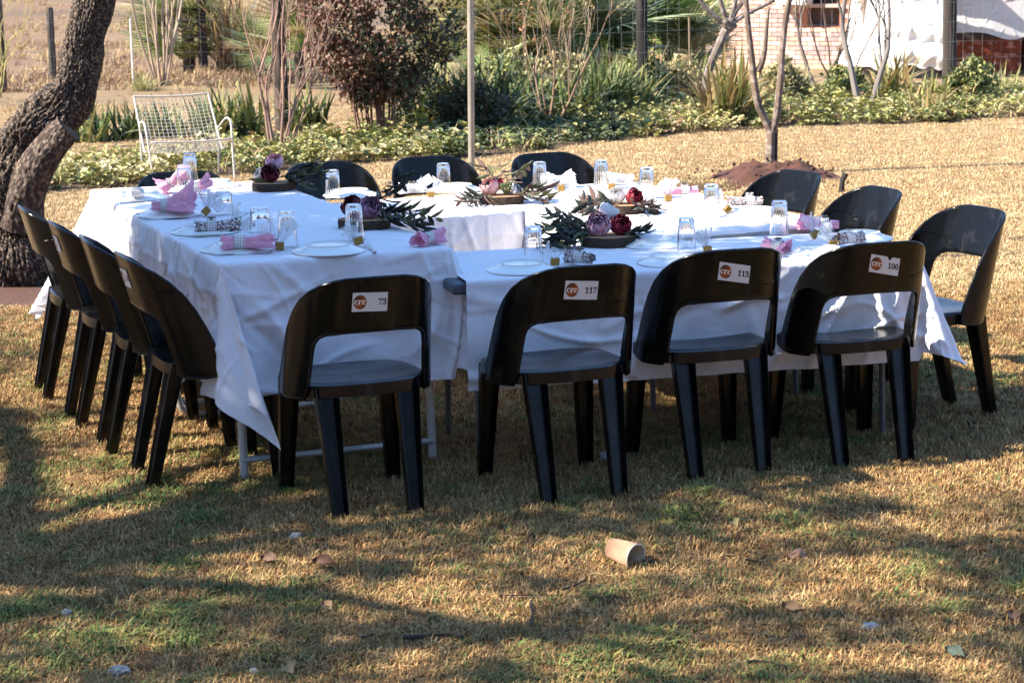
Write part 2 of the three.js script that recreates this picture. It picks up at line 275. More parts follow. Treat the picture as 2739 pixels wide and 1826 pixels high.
function makeCloth(label, F, w, L, h, c) {
  const step = c.step ?? 0.009, u0 = c.u0 ?? -c.ov.l, u1 = w + c.ov.r, v0 = -c.ov.n, v1 = c.v1 ?? L + c.ov.f, vs = c.vs ?? v0;
  const cr = creaseLines(c.seed * 7 + 1, Math.round(70 * (u1 - u0) * (v1 - vs)), u0, u1, vs, v1), nu = Math.round((u1 - u0) / step), nv = Math.round((v1 - vs) / step), S = c.seed, flare = c.flare ?? 0.05;
  const g = grid(nu, nv, (a, b) => {
    let u = lerp(u0, u1, a), v = lerp(vs, v1, b);
    const cu = clamp(u, 0, w), cv = clamp(v, 0, L), au = Math.abs(u - cu), bv = Math.abs(v - cv), su = Math.sign(u - cu), sv = Math.sign(v - cv);
    const ou = [su, 0], ovd = [0, sv], r = Math.hypot(au, bv), er = 0.014;
    // slanting wrinkles, pressed folds and fine creases
    const dr = clamp(r / 0.3, 0, 1);
    const cd = 1 - 0.85 * Math.sin(2 * (bv === 0 ? 0 : au === 0 ? 0 : Math.atan2(bv, au)));
    let wr = cd * (cr(u, v) * 0.02 * (0.35 + 0.65 * dr) + 0.014 * dr * n2(u * 3.5, v * 3.5 + S) + 0.004 * (Math.exp(-(((u - w * 0.36) / 0.007) ** 2)) + Math.exp(-(((v - L * 0.5) / 0.007) ** 2))) + 0.0045 * Math.exp(-(((r - 0.12 - 0.02 * n2(u * 2, v * 2 + S)) / 0.008) ** 2)));
    const top = 0.0012 * cr(u, v) + 0.0010 * n2(u * 6, v * 6 + S) + 0.0022 * (ridged(u * 1.7 + v, v * 2.3, S + 7) ** 14) + 0.0012 * Math.exp(-(((u - w * 0.36) / 0.006) ** 2)) + 0.0012 * Math.exp(-(((v - L * 0.5) / 0.006) ** 2));
    if (r === 0) { const p = F.w(u, v, h + top + (c.lift ?? 0)); return [p.x, p.y, p.z, u, v]; }
    let drop, out;
    const qa = er * Math.PI / 2;
    if (r < qa) { drop = er * (1 - Math.cos(r / er)); out = er * Math.sin(r / er); } else { drop = er + r - qa; out = er; }
    const s = Math.max(0, r - qa), ph = bv === 0 ? 0 : au === 0 ? Math.PI / 2 : Math.atan2(bv, au);
    const along = lerp(v, u, Math.sin(ph) ** 2) * 1.0;
    const wave = flare * Math.pow(s / 0.45, 1.3) * (0.55 + 0.45 * Math.sin(along * (c.k ?? 13) + 2 * n2(along * 2, S) + S)) + wr;
    out += wave;
    let hx = ou[0] * Math.cos(ph) ** 2 * out, hv = ovd[1] * Math.sin(ph) ** 2 * out;
    if (au > 0 && bv > 0) {
      const kb = c.kb ?? 0.45, B = s * kb * Math.pow(Math.sin(2 * ph), 0.9), fd = (c.fold ?? {})[su + ',' + sv] ?? [su * 0.7, sv * 0.7];
      hx += fd[0] * B + (ph < Math.PI / 4 ? su * 0.15 * s * Math.sin(4 * ph) : 0); hv += fd[1] * B + (ph > Math.PI / 4 ? sv * 0.1 * s * Math.sin(4 * ph - Math.PI) : 0); drop = er + Math.sqrt(Math.max(0, s * s - B * B * Math.hypot(...fd) ** 2 * 0.9)); if (c.cap && su > 0) { const cp = c.cap + 0.02 * Math.sin(ph * 3); drop = drop > cp ? cp + (drop - cp) * 0.12 : drop; }
    }
    const p = F.w(cu + hx, cv + hv, h + (c.lift ?? 0) - drop); return [p.x, p.y, p.z, u, v];
  });
  return solo('tablecloth', g, linen, label, 'tablecloth', 'white linen tablecloths');
}
makeCloth('white tablecloth over the long table, covering the end beside the tree trunk', FA, 0.795, 2.51, HA, { ov: { l: 0.5, r: 0.05, n: 0, f: 0.35 }, vs: 0.5, seed: 3, k: 15, flare: 0.07, fold: { '-1,1': [-0.7, 0.3] } });
makeCloth('white tablecloth with a long pointed corner hanging behind chair 73', FA, 0.795, 2.51, HA, { ov: { l: 0.46, r: 0.36, n: 0.46, f: 0 }, v1: 0.66, cap: 0.43, lift: 0.004, seed: 9, k: 8, flare: 0.045, kb: 0.42, fold: { '-1,-1': [0.55, -0.62], '1,-1': [0.5, -0.3] } });
makeCloth('white tablecloth on the low table in front of chairs 117, 113 and 100', FC, 1.66, 0.68, HCt, { ov: { l: 0, r: 0.36, n: 0.385, f: 0.02 }, u0: 0.0, cap: 0.36, seed: 17, k: 7, flare: 0.02, kb: 0.42, fold: { '1,-1': [0.62, -0.4] } });
makeCloth('white tablecloth on the short table below the white and red rose centrepiece', FD, 0.84, 0.98, HD, { ov: { l: 0.38, r: 0.2, n: 0.03, f: 0.0 }, seed: 23, k: 12, flare: 0.05 });
makeCloth('white tablecloth on the table in front of the grey metal pole', FB, 1.7, 0.66, HB, { ov: { l: 0.0, r: 0.25, n: 0.36, f: 0.3 }, u0: -0.02, seed: 31, k: 6, flare: 0.02 });

// ---------- chairs ----------
const plastic = phys(0xffffff, 0.27, { specularIntensity: 0.6, map: dataTex(512, (i, j) => { const a = fbmT(i, j, 512, 6, 33), b = pnoise(i / 512 * 90, j / 512 * 8, 90 * 8, 35), v = 0.045 + 0.10 * sstep(0.56, 0.74, a) * b + 0.05 * (pnoise(i / 3, j / 3, 171, 5) > 0.93); return [v, v * 0.98, v * 0.97]; }), bumpMap: dataTex(256, (i, j) => { const v = fbmT(i, j, 256, 20, 9); return [v, v, v]; }, false), bumpScale: 0.00015, roughnessMap: dataTex(256, (i, j) => { const v = 0.7 + 0.5 * (fbmT(i, j, 256, 8, 15) - 0.5); return [v, v, v]; }, false) });
const planPt = (s) => { // wrap of the back shell seen from above: [x, forward]
  const sg = Math.sign(s), a = 0.115, r = 0.125; s = Math.abs(s);
  if (s < a) return [sg * s, 0, 0, -1];
  if (s < a + r * Math.PI / 2) { const t = (s - a) / r; return [sg * (a + r * Math.sin(t)), r * (1 - Math.cos(t)), sg * Math.sin(t), -Math.cos(t)]; }
  return [sg * (a + r), r + s - a - r * Math.PI / 2, sg, 0];
};
function shellPoint(s, h, off) {
  const [x, f, nx, nf] = planPt(s), k = (h - 0.43) / 0.345;
  const lean = -0.095 * k * (1 - 0.55 * clamp(f / 0.3, 0, 1)), sq = 1 - 0.06 * k;
  const crown = -0.02 * (1 - (x / 0.24) ** 2);
  return V(x * sq + nx * off, h, -(0.075 + f * (1 + 0.12 * k) + lean + crown + nf * off));
}
let chairGeo = null;
function chairGeos() {
  if (chairGeo) return chairGeo;
  const tess = new TessellateModifier(0.022, 7);
  const sh = new THREE.Shape();
  const half = [[0, 0.776], [0.10, 0.775], [0.14, 0.769], [0.18, 0.755], [0.215, 0.734], [0.245, 0.704], [0.272, 0.662], [0.296, 0.606], [0.318, 0.535], [0.336, 0.468], [0.344, 0.435], [0.342, 0.392], [0.28, 0.385], [0.205, 0.385], [0.196, 0.42], [0.193, 0.49], [0.190, 0.552], [0.185, 0.574], [0.173, 0.590], [0.152, 0.600], [0.1, 0.604], [0, 0.605]];
  const dense = []; for (let i = 0; i < half.length - 1; i++) { const n = Math.ceil(Math.hypot(half[i + 1][0] - half[i][0], half[i + 1][1] - half[i][1]) / 0.02); for (let k = 0; k < n; k++) dense.push([lerp(half[i][0], half[i + 1][0], k / n), lerp(half[i][1], half[i + 1][1], k / n)]); }
  const loop = [...dense, ...dense.slice(1).reverse().map(([x, y]) => [-x, y])];
  const i585 = dense.length; loop.splice(i585, 0, [0, 0.605]); loop.forEach(([x, y], i) => i ? sh.lineTo(x, y) : sh.moveTo(x, y));
  let g = new THREE.ExtrudeGeometry(sh, { depth: 0.004, bevelEnabled: true, bevelThickness: 0.004, bevelSize: 0.003, bevelSegments: 2 });
  g = tess.modify(g);
  const p = g.attributes.position;
  for (let i = 0; i < p.count; i++) { const q = shellPoint(p.getX(i), p.getY(i), p.getZ(i) - 0.002); p.setXYZ(i, q.x, q.y, q.z); }
  g.deleteAttribute('normal'); g.deleteAttribute('uv'); g = mergeVertices(g, 1e-5); g = toCreasedNormals(g, 0.7);
  const uvs = new Float32Array(g.attributes.position.count * 2); for (let i = 0; i < uvs.length / 2; i++) { uvs[i * 2] = g.attributes.position.getX(i) * 3; uvs[i * 2 + 1] = g.attributes.position.getY(i) * 3; } g.setAttribute('uv', new THREE.BufferAttribute(uvs, 2));
  // rolled lip along the outer edge and the opening
  const lip = tube(loop.map(([s, h]) => shellPoint(s, h, 0.001)).concat([shellPoint(loop[0][0], loop[0][1], 0.001)]), 0.0062, 6, false);
  // seat
  const outline = (a) => { const c = Math.cos(a), s = Math.sin(a), n = 3.2, r = Math.pow(Math.pow(Math.abs(c), n) + Math.pow(Math.abs(s), n), -1 / n); return [c * r, s * r]; };
  const seatTop = grid(48, 12, (t, k) => {
    const [x, z] = outline(t * 2 * Math.PI), e = k < 0.8 ? k / 0.8 : 1, w = 0.229 - 0.012 * (z * 0.5 + 0.5), y = 0.432 - 0.012 * (1 - e * e) * (0.6 + 0.4 * (1 - Math.abs(x) * e)) - (k > 0.8 ? (k - 0.8) / 0.2 * 0.045 : 0) + (z > 0 ? -0.012 * z * z * e : 0);
    const rr = k > 0.8 ? 1 + 0.012 * Math.sin((k - 0.8) / 0.2 * 1.57) : e;
    return [x * w * rr, y, -(0.268 + z * 0.205 * rr), x * 0.5, z * 0.5];
  });
  // tapered channel legs
  const leg = (x0, f0, x1, f1, w0, t0, w1, t1, y0, hollow) => {
    const N = 10, prof = []; for (let k = 0; k < 40; k++) { const a = k / 40 * 2 * Math.PI, c = Math.cos(a), s = Math.sin(a), r = Math.pow(Math.abs(c) ** 5 + Math.abs(s) ** 5, -0.2); let pa = c * r, pb = s * r; if (hollow && pb < -0.6 && Math.abs(pa) < 0.72) pb = 0.35; prof.push([pa, pb]); }
    const q = grid(40, N, (t, k) => { const [a, b] = prof[Math.round(t * 40) % 40], e = Math.pow(k, 0.8), w = lerp(w0, w1, e) / 2, th = lerp(t0, t1, e) / 2; return [lerp(x0, x1, k) + a * w, lerp(y0, -0.006, k), -(lerp(f0, f1, k) + b * th), a * 0.1, k]; });
    const cap = new THREE.CircleGeometry(0.5, 4); cap.scale(w1 * 0.9, t1 * 0.9, 1); cap.rotateX(Math.PI / 2); cap.translate(x1, 0.0, -f1); return merge([q, cap]);
  };
  const rear = [-1, 1].map((s) => leg(s * 0.134, 0.1, s * 0.124, 0.0, 0.082, 0.06, 0.05, 0.042, 0.425, true));
  const front = [-1, 1].map((s) => leg(s * 0.168, 0.405, s * 0.188, 0.427, 0.07, 0.06, 0.046, 0.04, 0.40, true));
  return chairGeo = { shell: merge([g, lip.toNonIndexed()]), seat: toCreasedNormals(seatTop, 0.6), rear, front };
}
function stickerTex(num) {
  const cv = document.createElement('canvas'); cv.width = 512; cv.height = 256; const q = cv.getContext('2d');
  q.fillStyle = '#d9d4d0'; q.fillRect(0, 0, 512, 256);
  const gr = q.createLinearGradient(30, 40, 190, 220); gr.addColorStop(0, '#2a211f'); gr.addColorStop(0.35, '#7a3a16'); gr.addColorStop(0.65, '#b0581c'); gr.addColorStop(1, '#3a1d10');
  q.fillStyle = gr; q.beginPath(); q.arc(112, 128, 96, 0, 7); q.fill();
  q.fillStyle = '#f4efe8'; q.font = 'bold 108px serif'; q.textAlign = 'center'; q.fillText('crc', 112, 160);
  q.fillStyle = '#16140f'; q.font = 'bold 112px serif'; q.textAlign = 'right'; if (num) { q.fillText(num, 500, 166); q.strokeStyle = '#16140f'; q.lineWidth = 5; q.strokeText(num, 500, 166); }
  if (num === '100') { q.fillStyle = '#0b0a09'; q.beginPath(); q.moveTo(285, 0); q.lineTo(300, 30); q.lineTo(322, 48); q.lineTo(345, 40); q.lineTo(362, 12); q.lineTo(380, 0); q.fill(); }
  const t = new THREE.CanvasTexture(cv); t.colorSpace = THREE.SRGBColorSpace; return t;
}
function makeChair(label, x, d, th, num, s0 = 0.0) {
  const G = chairGeos(), t = thing('plastic_chair', label, 'chair', V(x, gh(x, d), -d), th * DEG, 'black plastic chairs round the tables');
  part('backrest', G.shell, plastic, t); part('seat', G.seat, plastic, t);
  for (const g of G.rear) part('leg', g, plastic, t); for (const g of G.front) part('leg', g, plastic, t);
  if (num !== undefined) {
    const w = 0.06, hh = 0.031, hc = 0.7, tilt = (n2(x * 5, d) * 0.04);
    const g = grid(10, 4, (a, b) => { const s = s0 + (a - 0.5) * 2 * w, h = hc + (b - 0.5) * 2 * hh + tilt * (a - 0.5); const q = shellPoint(s, h, 0.0085); return [q.x, q.y, q.z, a, b]; });
    part('number_sticker', g, std(0xffffff, 0.6, { map: stickerTex(num), side: THREE.DoubleSide }), t);
  }
  return t;
}
makeChair('black plastic chair with sticker 73 in front of the bare upturned plate', -0.431, 6.325, 21.2, '73', -0.018);
makeChair('black plastic chair with sticker 117 in front of the three-rose slice', 0.228, 6.475, 21.2, '117', -0.018);
makeChair('black plastic chair with sticker 113, the middle one of its row', 0.728, 6.75, 18.2, '113', 0);
makeChair('black plastic chair with sticker 100, its sticker notched at the top edge', 1.241, 6.9, 18.3, '100', 0.012);
makeChair('black plastic chair with sticker 106, first in the row along the long table', -1.264, 6.83, -68.3, '106');
makeChair('second black chair in the row along the long table, counted from chair 106', -1.484, 7.3, -72);
makeChair('third black chair from chair 106, logo sticker without a number', -1.696, 7.775, -68.7, '');
makeChair('black chair at the end of the row, beside the leaning tree trunk', -1.935, 8.3, -70);
makeChair('black chair beside chair 100, its shiny seat back turned to the table', 1.757, 7.74, 115);
makeChair('shiny black chair behind the pink napkin, middle one of three', 1.507, 8.43, 112);
makeChair('shiny black chair in front of the red soil mound', 1.27, 9.16, 122);
makeChair('black chair at the table end in front of the white wire lounge chair', -1.53, 9.56, 198);
makeChair('black chair behind the pink and burgundy rose centrepiece', -0.884, 9.86, 202);
makeChair('black chair standing nearest to the grey metal pole', -0.392, 10.08, 202);
makeChair('black chair behind the green succulent centrepiece', 0.185, 10.21, 202);
// ---------- trees ----------
const barkMat = std(0xffffff, 0.9, { vertexColors: true });
const crackBark = (amp) => (t, c, sn, len) => { const w = 0.35 * n3(c * 1.5, sn * 1.5, len * 5), q = n3(c * 5 + w, sn * 5, len * 7), q2 = n3(c * 11, sn * 11 + w, len * 16); return amp * (0.9 * n3(c * 0.9, sn * 0.9, len * 3.2) - 0.9 * Math.pow(1 - Math.abs(q), 6) - 0.45 * Math.pow(1 - Math.abs(q2), 5) + 0.15 * n3(c * 20, sn * 20, len * 40)); };
function bark(g, dark, light, amt, scale = 14) {
  return colored(g, (x, y, z) => { const n = n3(x * scale, y * scale * 0.6, z * scale) + 0.6 * n3(x * scale * 3, y * scale * 2, z * scale * 3), t = sstep(amt, amt + 0.35, n); return [0, 1, 2].map((i) => lerp(dark[i], light[i], t) * (0.8 + 0.3 * n3(x * 3, y * 3, z * 3))); });
}
const ruggedBark = (amp, f = 9) => { const s = amp * 97; return (t, c, sn, len) => amp * (n3(c * 2.2, sn * 2.2, len * f + s) * 0.6 + Math.abs(n3(c * 6, sn * 6, len * f * 2 + s)) * 0.7); };
function branchTree(R, start, dir, len, rad, depth, out, tips, opt) { // random forking limbs
  const n = 5, pts = [start.clone()]; let p = start.clone(), d = dir.clone();
  for (let i = 0; i < n; i++) { d.add(V((R() - 0.5) * opt.wob, (R() - 0.35) * opt.wob * 0.7, (R() - 0.5) * opt.wob)).normalize(); p = p.clone().addScaledVector(d, len / n); pts.push(p); }
  out.push(tube(pts, (t) => rad * (1 - (1 - opt.taper) * t), depth > 1 ? 8 : 5, true));
  if (depth === 0) { tips.push(p); return; }
  const k = opt.kids + (R() < 0.4 ? 1 : 0);
  for (let i = 0; i < k; i++) {
    const at = pts[i === 0 ? n : 2 + Math.floor(R() * (n - 1))] ?? p, nd = d.clone().add(V((R() - 0.5) * opt.spread, (R() - 0.25) * opt.spread * 0.7, (R() - 0.5) * opt.spread)).normalize();
    branchTree(R, at, nd, len * (0.6 + 0.25 * R()), rad * opt.taper * (i ? 0.75 : 0.95), depth - 1, out, tips, opt);
  }
}
{ // leaning tree with a sawn limb, in view
  const D = 11.35, pt = (x, y, dd = 0) => atDepth(x, y, D + dd), s = 0.0026;
  const t = thing('leaning_tree', 'dark rough-barked tree trunk leaning over bare red soil, with a sawn-off limb', 'tree', V(0, 0, 0));
  const base = onGround(40, 640);
  const trunk = spline([base.clone().add(V(-0.02, -0.15, 0)), pt(42, 600), pt(32, 520), pt(22, 440), pt(45, 350), pt(112, 272), pt(165, 215), pt(182, 150), pt(196, 80), pt(215, 0), pt(236, -90), pt(250, -200)], 150);
  const prof = [[0, 92], [0.06, 72], [0.14, 60], [0.3, 56], [0.42, 58], [0.5, 56], [0.58, 47], [0.66, 42], [0.8, 41], [1, 38]];
  const rad = (u) => { for (let i = 1; i < prof.length; i++) if (u <= prof[i][0]) return s * lerp(prof[i - 1][1], prof[i][1], (u - prof[i - 1][0]) / (prof[i][0] - prof[i - 1][0])); return s * 38; };
  part('trunk', bark(tube(spline(trunk, 420), rad, 150, true, crackBark(0.15)), [0.024, 0.015, 0.010], [0.27, 0.19, 0.135], 0.25, 75), barkMat, t);
  const stub = spline([pt(45, 520, -0.06), pt(62, 440, -0.1), pt(92, 372, -0.13), pt(128, 322, -0.14), pt(156, 295, -0.14)], 40);
  const stubG = bark(tube(spline(stub, 160), (u) => s * lerp(47, 29, u), 90, false, crackBark(0.09)), [0.05, 0.03, 0.021], [0.20, 0.145, 0.11], 0.15, 30);
  part('sawn_limb', stubG, barkMat, t);
  { const e = stub[stub.length - 1], dir = e.clone().sub(stub[stub.length - 3]).normalize(), g = new THREE.CircleGeometry(s * 31, 24); g.lookAt(dir); g.translate(e.x, e.y, e.z); part('cut_face', bark(g, [0.04, 0.025, 0.018], [0.14, 0.09, 0.06], 0.1, 40), barkMat, t); }
  const R = rng(31), limbs = [], tips = [], e = trunk[trunk.length - 1];
  branchTree(R, e, V(0.35, 0.9, -0.1).normalize(), 1.3, 0.085, 3, limbs, tips, { wob: 0.5, taper: 0.62, kids: 2, spread: 1.5 });
  branchTree(R, trunk[138], V(-0.7, 0.7, 0.2).normalize(), 1.2, 0.06, 3, limbs, tips, { wob: 0.5, taper: 0.62, kids: 2, spread: 1.5 });
  part('limbs', colored(merge(limbs), () => [0.09, 0.065, 0.05]), barkMat, t);
}
// big shade tree left of the tables, outside the frame; its leaf clumps shade the long table and the near lawn
const lit = [ // sunny gaps: [px, py, plane height, radius x px, radius y px]
  [440, 425, HA, 190, 32], [250, 450, HA, 110, 28], [720, 500, HA, 110, 9], [640, 580, HA, 95, 12], [885, 540, HA, 60, 9], [1000, 560, HA, 40, 8],
  [600, 1275, 0, 120, 38], [330, 1160, 0, 150, 30], [120, 1200, 0, 120, 28], [480, 1330, 0, 150, 22], [850, 1240, 0, 70, 14], [930, 1120, 0, 60, 18], [120, 700, 0, 160, 60], [60, 820, 0, 60, 26], [230, 900, 0, 60, 40],
  [1050, 1330, 0, 90, 30], [980, 1360, 0, 160, 20], [250, 1320, 0, 160, 18], [1330, 1340, 0, 60, 16], [1640, 1180, 0, 110, 18], [1850, 1130, 0, 150, 20], [2150, 1130, 0, 180, 24], [2250, 1220, 0, 120, 26], [1950, 1230, 0, 130, 22],
  [1320, 1420, 0, 180, 16], [950, 1420, 0, 170, 22], [700, 1500, 0, 160, 18], [1250, 1510, 0, 200, 18], [1750, 1300, 0, 120, 20], [2100, 1330, 0, 170, 26], [1650, 1390, 0, 110, 16], [2250, 1540, 0, 120, 20], [1850, 1500, 0, 140, 22], [400, 1440, 0, 90, 14], [1480, 1560, 0, 160, 16], [1640, 1480, 0, 90, 16], [450, 1550, 0, 150, 14]];
const sunned = (px, py, h) => lit.some(([x, y, hh, rx, ry]) => Math.abs(hh - h) < 0.05 && ((px - x) / rx) ** 2 + ((py - y) / ry) ** 2 < (hh < 0.1 ? 1.35 : 1));
function toPix(p) { // world point -> pixel of the 2352-wide view
  const y = p.y - HC, d = -p.z, cp = Math.cos(PITCH), sp = Math.sin(PITCH), yc = y * cp + d * sp, dc = d * cp - y * sp, u = FPX * p.x / dc, v = FPX * yc / dc, cr = Math.cos(ROLL), sr = Math.sin(ROLL);
  return [(1369.5 + cr * u - sr * v) / KP, (913 - sr * u - cr * v) / KP];
}
const leafTri = (w, l) => { const g = new THREE.BufferGeometry(); g.setAttribute('position', new THREE.Float32BufferAttribute([0, 0, 0, w / 2, l * 0.45, 0.1 * l, 0, l, 0, -w / 2, l * 0.45, 0.1 * l], 3)); g.setAttribute('uv', new THREE.Float32BufferAttribute([0.5, 0, 1, 0.5, 0.5, 1, 0, 0.5], 2)); g.setIndex([0, 1, 2, 0, 2, 3]); g.computeVertexNormals(); return g; };
function leafCloud(R, centres, per, rad, size, color) { // many small leaves in clumps, one merged geometry
  const N = centres.length * per, pos = new Float32Array(N * 12), col = new Float32Array(N * 12), idx = new Uint32Array(N * 6), L = leafTri(size * 0.55, size).attributes.position, m = new THREE.Matrix4(), q = new THREE.Quaternion(), v = V(0, 0, 0); let k = 0;
  for (const c of centres) for (let i = 0; i < per; i++, k++) {
    const a = R() * 6.283, b = Math.acos(2 * R() - 1), r = (c.r ?? rad) * Math.cbrt(R());
    q.setFromEuler(new THREE.Euler(R() * 6.283, R() * 6.283, R() * 6.283));
    m.compose(V(c.x + Math.sin(b) * Math.cos(a) * r, c.y + Math.cos(b) * r * 0.8, c.z + Math.sin(b) * Math.sin(a) * r), q, V(1, 1, 1).multiplyScalar(0.7 + 0.6 * R()));
    const cc = color(R, c); for (let j = 0; j < 4; j++) { v.fromBufferAttribute(L, j).applyMatrix4(m); pos.set([v.x, v.y, v.z], k * 12 + j * 3); col.set(cc, k * 12 + j * 3); }
    const o = k * 4; idx.set([o, o + 1, o + 2, o, o + 2, o + 3], k * 6);
  }
  const g = new THREE.BufferGeometry(); g.setAttribute('position', new THREE.BufferAttribute(pos, 3)); g.setAttribute('color', new THREE.BufferAttribute(col, 3)); g.setIndex(new THREE.BufferAttribute(idx, 1)); g.computeVertexNormals(); return g;
}
const foliageMat = phys(0xffffff, 0.7, { vertexColors: true, side: THREE.DoubleSide, transmission: 0.25, thickness: 0 });
{
  const R = rng(41), clumps = [], foot = V(-4.9, 0, -5.0);
  const want = (x, d, h) => {
    const p = toPix(V(x, h, -d)), [px, py] = p;
    if (sunned(px, py, h)) return;
    const y = 2.8 + 1.9 * R(), L = (y - h) / toSun.y;
    clumps.push({ x: x + toSun.x * L, y, z: -d + toSun.z * L, r: 0.11 + 0.16 * R() });
  };
  for (let v = -0.25; v < 2.15; v += 0.15) for (let u = -0.4; u < 0.95; u += 0.16) { const p = FA.w(u + 0.08 * (R() - 0.5), v + 0.08 * (R() - 0.5), HA); if (v < 2.0 - 0.5 * (u < 0.2)) { want(p.x, -p.z, HA); if (R() < 0.5) want(p.x + 0.07, -p.z - 0.05, HA); } }
  for (let d = 4.5; d < 6.7; d += 0.23) for (let x = -1.6; x < 1.9; x += 0.25) if (R() < (d > 5.9 ? 0.95 : 0.9) && !(d < 5.9 && n2(x * 3.2 + 5, d * 4.5) > 0.38)) want(x + 0.15 * (R() - 0.5), d + 0.15 * (R() - 0.5), 0);
  for (let d = 6.7; d < 9.5; d += 0.3) for (let x = -2.6; x < -1.6; x += 0.28) if (R() < 0.45) want(x, d, 0);
  for (let u = -0.1; u < 0.85; u += 0.17) for (let v = -0.2; v < 0.7; v += 0.17) { const p = FC.w(u, v, HCt); if (u < 0.68) { want(p.x, -p.z, HCt); want(p.x + 0.06, -p.z + 0.05, HCt); } }
  for (let u = 1.0; u < 1.7; u += 0.22) for (let v = 0.2; v < 0.7; v += 0.2) { const p = FC.w(u, v, HCt); if (R() < 0.8) want(p.x, -p.z, HCt); }
  const t = thing('shade_tree', 'leafy tree standing beside the row of chairs, shading the long table', 'tree', V(0, 0, 0));
  const limbs = [tube(spline([foot.clone().add(V(0, -0.1, 0)), V(-4.85, 1, -5.0), V(-4.75, 2.2, -5.1), V(-4.7, 3.2, -5.2)], 20), (u) => 0.17 - 0.05 * u, 14)];
  const hubs = []; for (let k = 0; k < 14; k++) { const c = clumps[Math.floor(R() * clumps.length)]; hubs.push(V(c.x, c.y - 0.2, c.z)); }
  for (const h of hubs) { const a = V(-4.75 + 0.1 * R(), 2.2 + R(), -5.1), b = a.clone().lerp(h, 0.5).add(V(0, 0.25, 0)); limbs.push(tube(spline([a, b, h], 8), (u) => 0.07 - 0.05 * u, 7)); }
  for (const c of clumps) { let best = hubs[0], bd = 1e9; for (const h of hubs) { const q = h.distanceTo(c); if (q < bd) { bd = q; best = h; } } limbs.push(tube([best, best.clone().lerp(V(c.x, c.y, c.z), 0.5).add(V(0, 0.06, 0)), V(c.x, c.y, c.z)], (u) => 0.016 - 0.011 * u, 4, false)); }
  part('trunk', colored(merge(limbs), () => [0.1, 0.075, 0.06]), barkMat, t);
  part('crown', leafCloud(R, clumps, 135, 0.25, 0.06, (r) => { const k = 0.7 + 0.6 * r(); return r() < 0.3 ? [0.16 * k, 0.13 * k, 0.035 * k] : [0.07 * k, 0.11 * k, 0.025 * k]; }), foliageMat, t);
}
{ // sapling with a stake in the red mound
  const D = 16.45, pt = (x, y, dd = 0) => atDepth(x, y, D + dd), s = 1 / (4743 / D), b = onGround(1768, 392);
  const t = thing('sapling', 'bare forked sapling tied to a thin stake, planted in the red mound', 'tree', V(0, 0, 0));
  const line = (l, r0, r1, dd = 0) => bark(tube(spline(l.map(([x, y]) => pt(x, y, dd)), l.length * 6), (u) => s * lerp(r0, r1, u), 9), [0.17, 0.115, 0.085], [0.34, 0.27, 0.22], 0.2, 20);
  part('trunk', [line([[1769, 402], [1770, 370], [1771, 330], [1772, 300]], 13, 12)], barkMat, t);
  for (const l of [[[1771, 303], [1758, 275], [1742, 240], [1733, 190], [1729, 150], [1722, 90], [1716, 30], [1708, -60], [1690, -160]], [[1773, 303], [1783, 270], [1789, 220], [1794, 170], [1797, 120], [1803, 60], [1812, 0], [1825, -90]], [[1741, 165], [1752, 140], [1758, 105], [1762, 60], [1766, 15]], [[1800, 80], [1810, 30], [1818, -20], [1822, -80], [1850, -190]], [[1712, 0], [1735, -60], [1750, -150], [1745, -260]], [[1818, -50], [1800, -130], [1805, -240]], [[1690, -160], [1660, -230], [1650, -300]], [[1850, -190], [1880, -260], [1890, -330]], [[1750, -150], [1780, -220], [1790, -320]]]) part('branch', line(l, l[0][1] > 280 ? 10 : l[0][1] > 100 ? 8 : 6, l[0][1] > 280 ? 5.5 : 3), barkMat, t);
  const R = rng(8), tw = [], tips = []; for (const [x, y] of [[1745, -260], [1805, -240], [1650, -300], [1890, -330], [1790, -320], [1700, -120], [1840, -140]]) branchTree(R, pt(x, y), V(R() - 0.5, 0.8, R() - 0.5).normalize(), 0.6, 0.016, 3, tw, tips, { wob: 0.6, taper: 0.66, kids: 3, spread: 1.9 });
  part('twigs', colored(merge(tw), () => [0.17, 0.12, 0.09]), barkMat, t);
  const st = thing('stake', 'thin dark stake beside the sapling trunk', 'stake', V(0, 0, 0)); part('rod', rod(pt(1783, 400, -0.02), pt(1784, 295, -0.02), 0.012, 6), std([0.03, 0.022, 0.018], 0.8), st);
  // mound of dug soil
  const c = onGround(1770, 400);
  const g = grid(64, 24, (u, v) => { const a = u * 2 * Math.PI, r = v * (0.56 + 0.12 * n2(Math.cos(a) * 2, Math.sin(a) * 2)), x = c.x + 0.02 + Math.cos(a) * r * 0.98, z = c.z + 0.25 + Math.sin(a) * r * 1.25, k = 1 - v; return [x, gh(x, -z) + 0.10 * sstep(0, 0.75, k) * (1 + 0.4 * n2(x * 3, z * 3)) + 0.03 * n2(x * 9, z * 9) * k + 0.012 * n2(x * 26, z * 26) * sstep(0, 0.2, k) - 0.012 * v, z, x, z]; });
  const soil = std(0xffffff, 1, { map: dataTex(256, (i, j) => { const f = fbmT(i, j, 256, 10, 5), q = 0.75 + 0.5 * f; return [0.28 * q, 0.165 * q, 0.125 * q]; }) });
  const mnd = solo('soil_mound', g, soil, 'mound of dug red soil round the sapling', 'soil mound', null, 'structure');
  const R2 = rng(3), cl = []; for (let k = 0; k < 60; k++) { const a = R2() * 6.28, r = 0.15 + 0.55 * R2(), q = new THREE.IcosahedronGeometry(0.006 + 0.014 * R2(), 0), x = c.x + Math.cos(a) * r * 1.1, z = c.z + 0.25 + Math.sin(a) * r * 1.3; place(q, x, gh(x, -z) + 0.008 + 0.13 * sstep(0.6, 0.1, r), z, R2() * 6, R2() * 6, 0, V(1, 0.7, 1)); cl.push(q); }
  const cm = part('clods', cl, soil, mnd); cm.userData.kind = 'stuff';
}
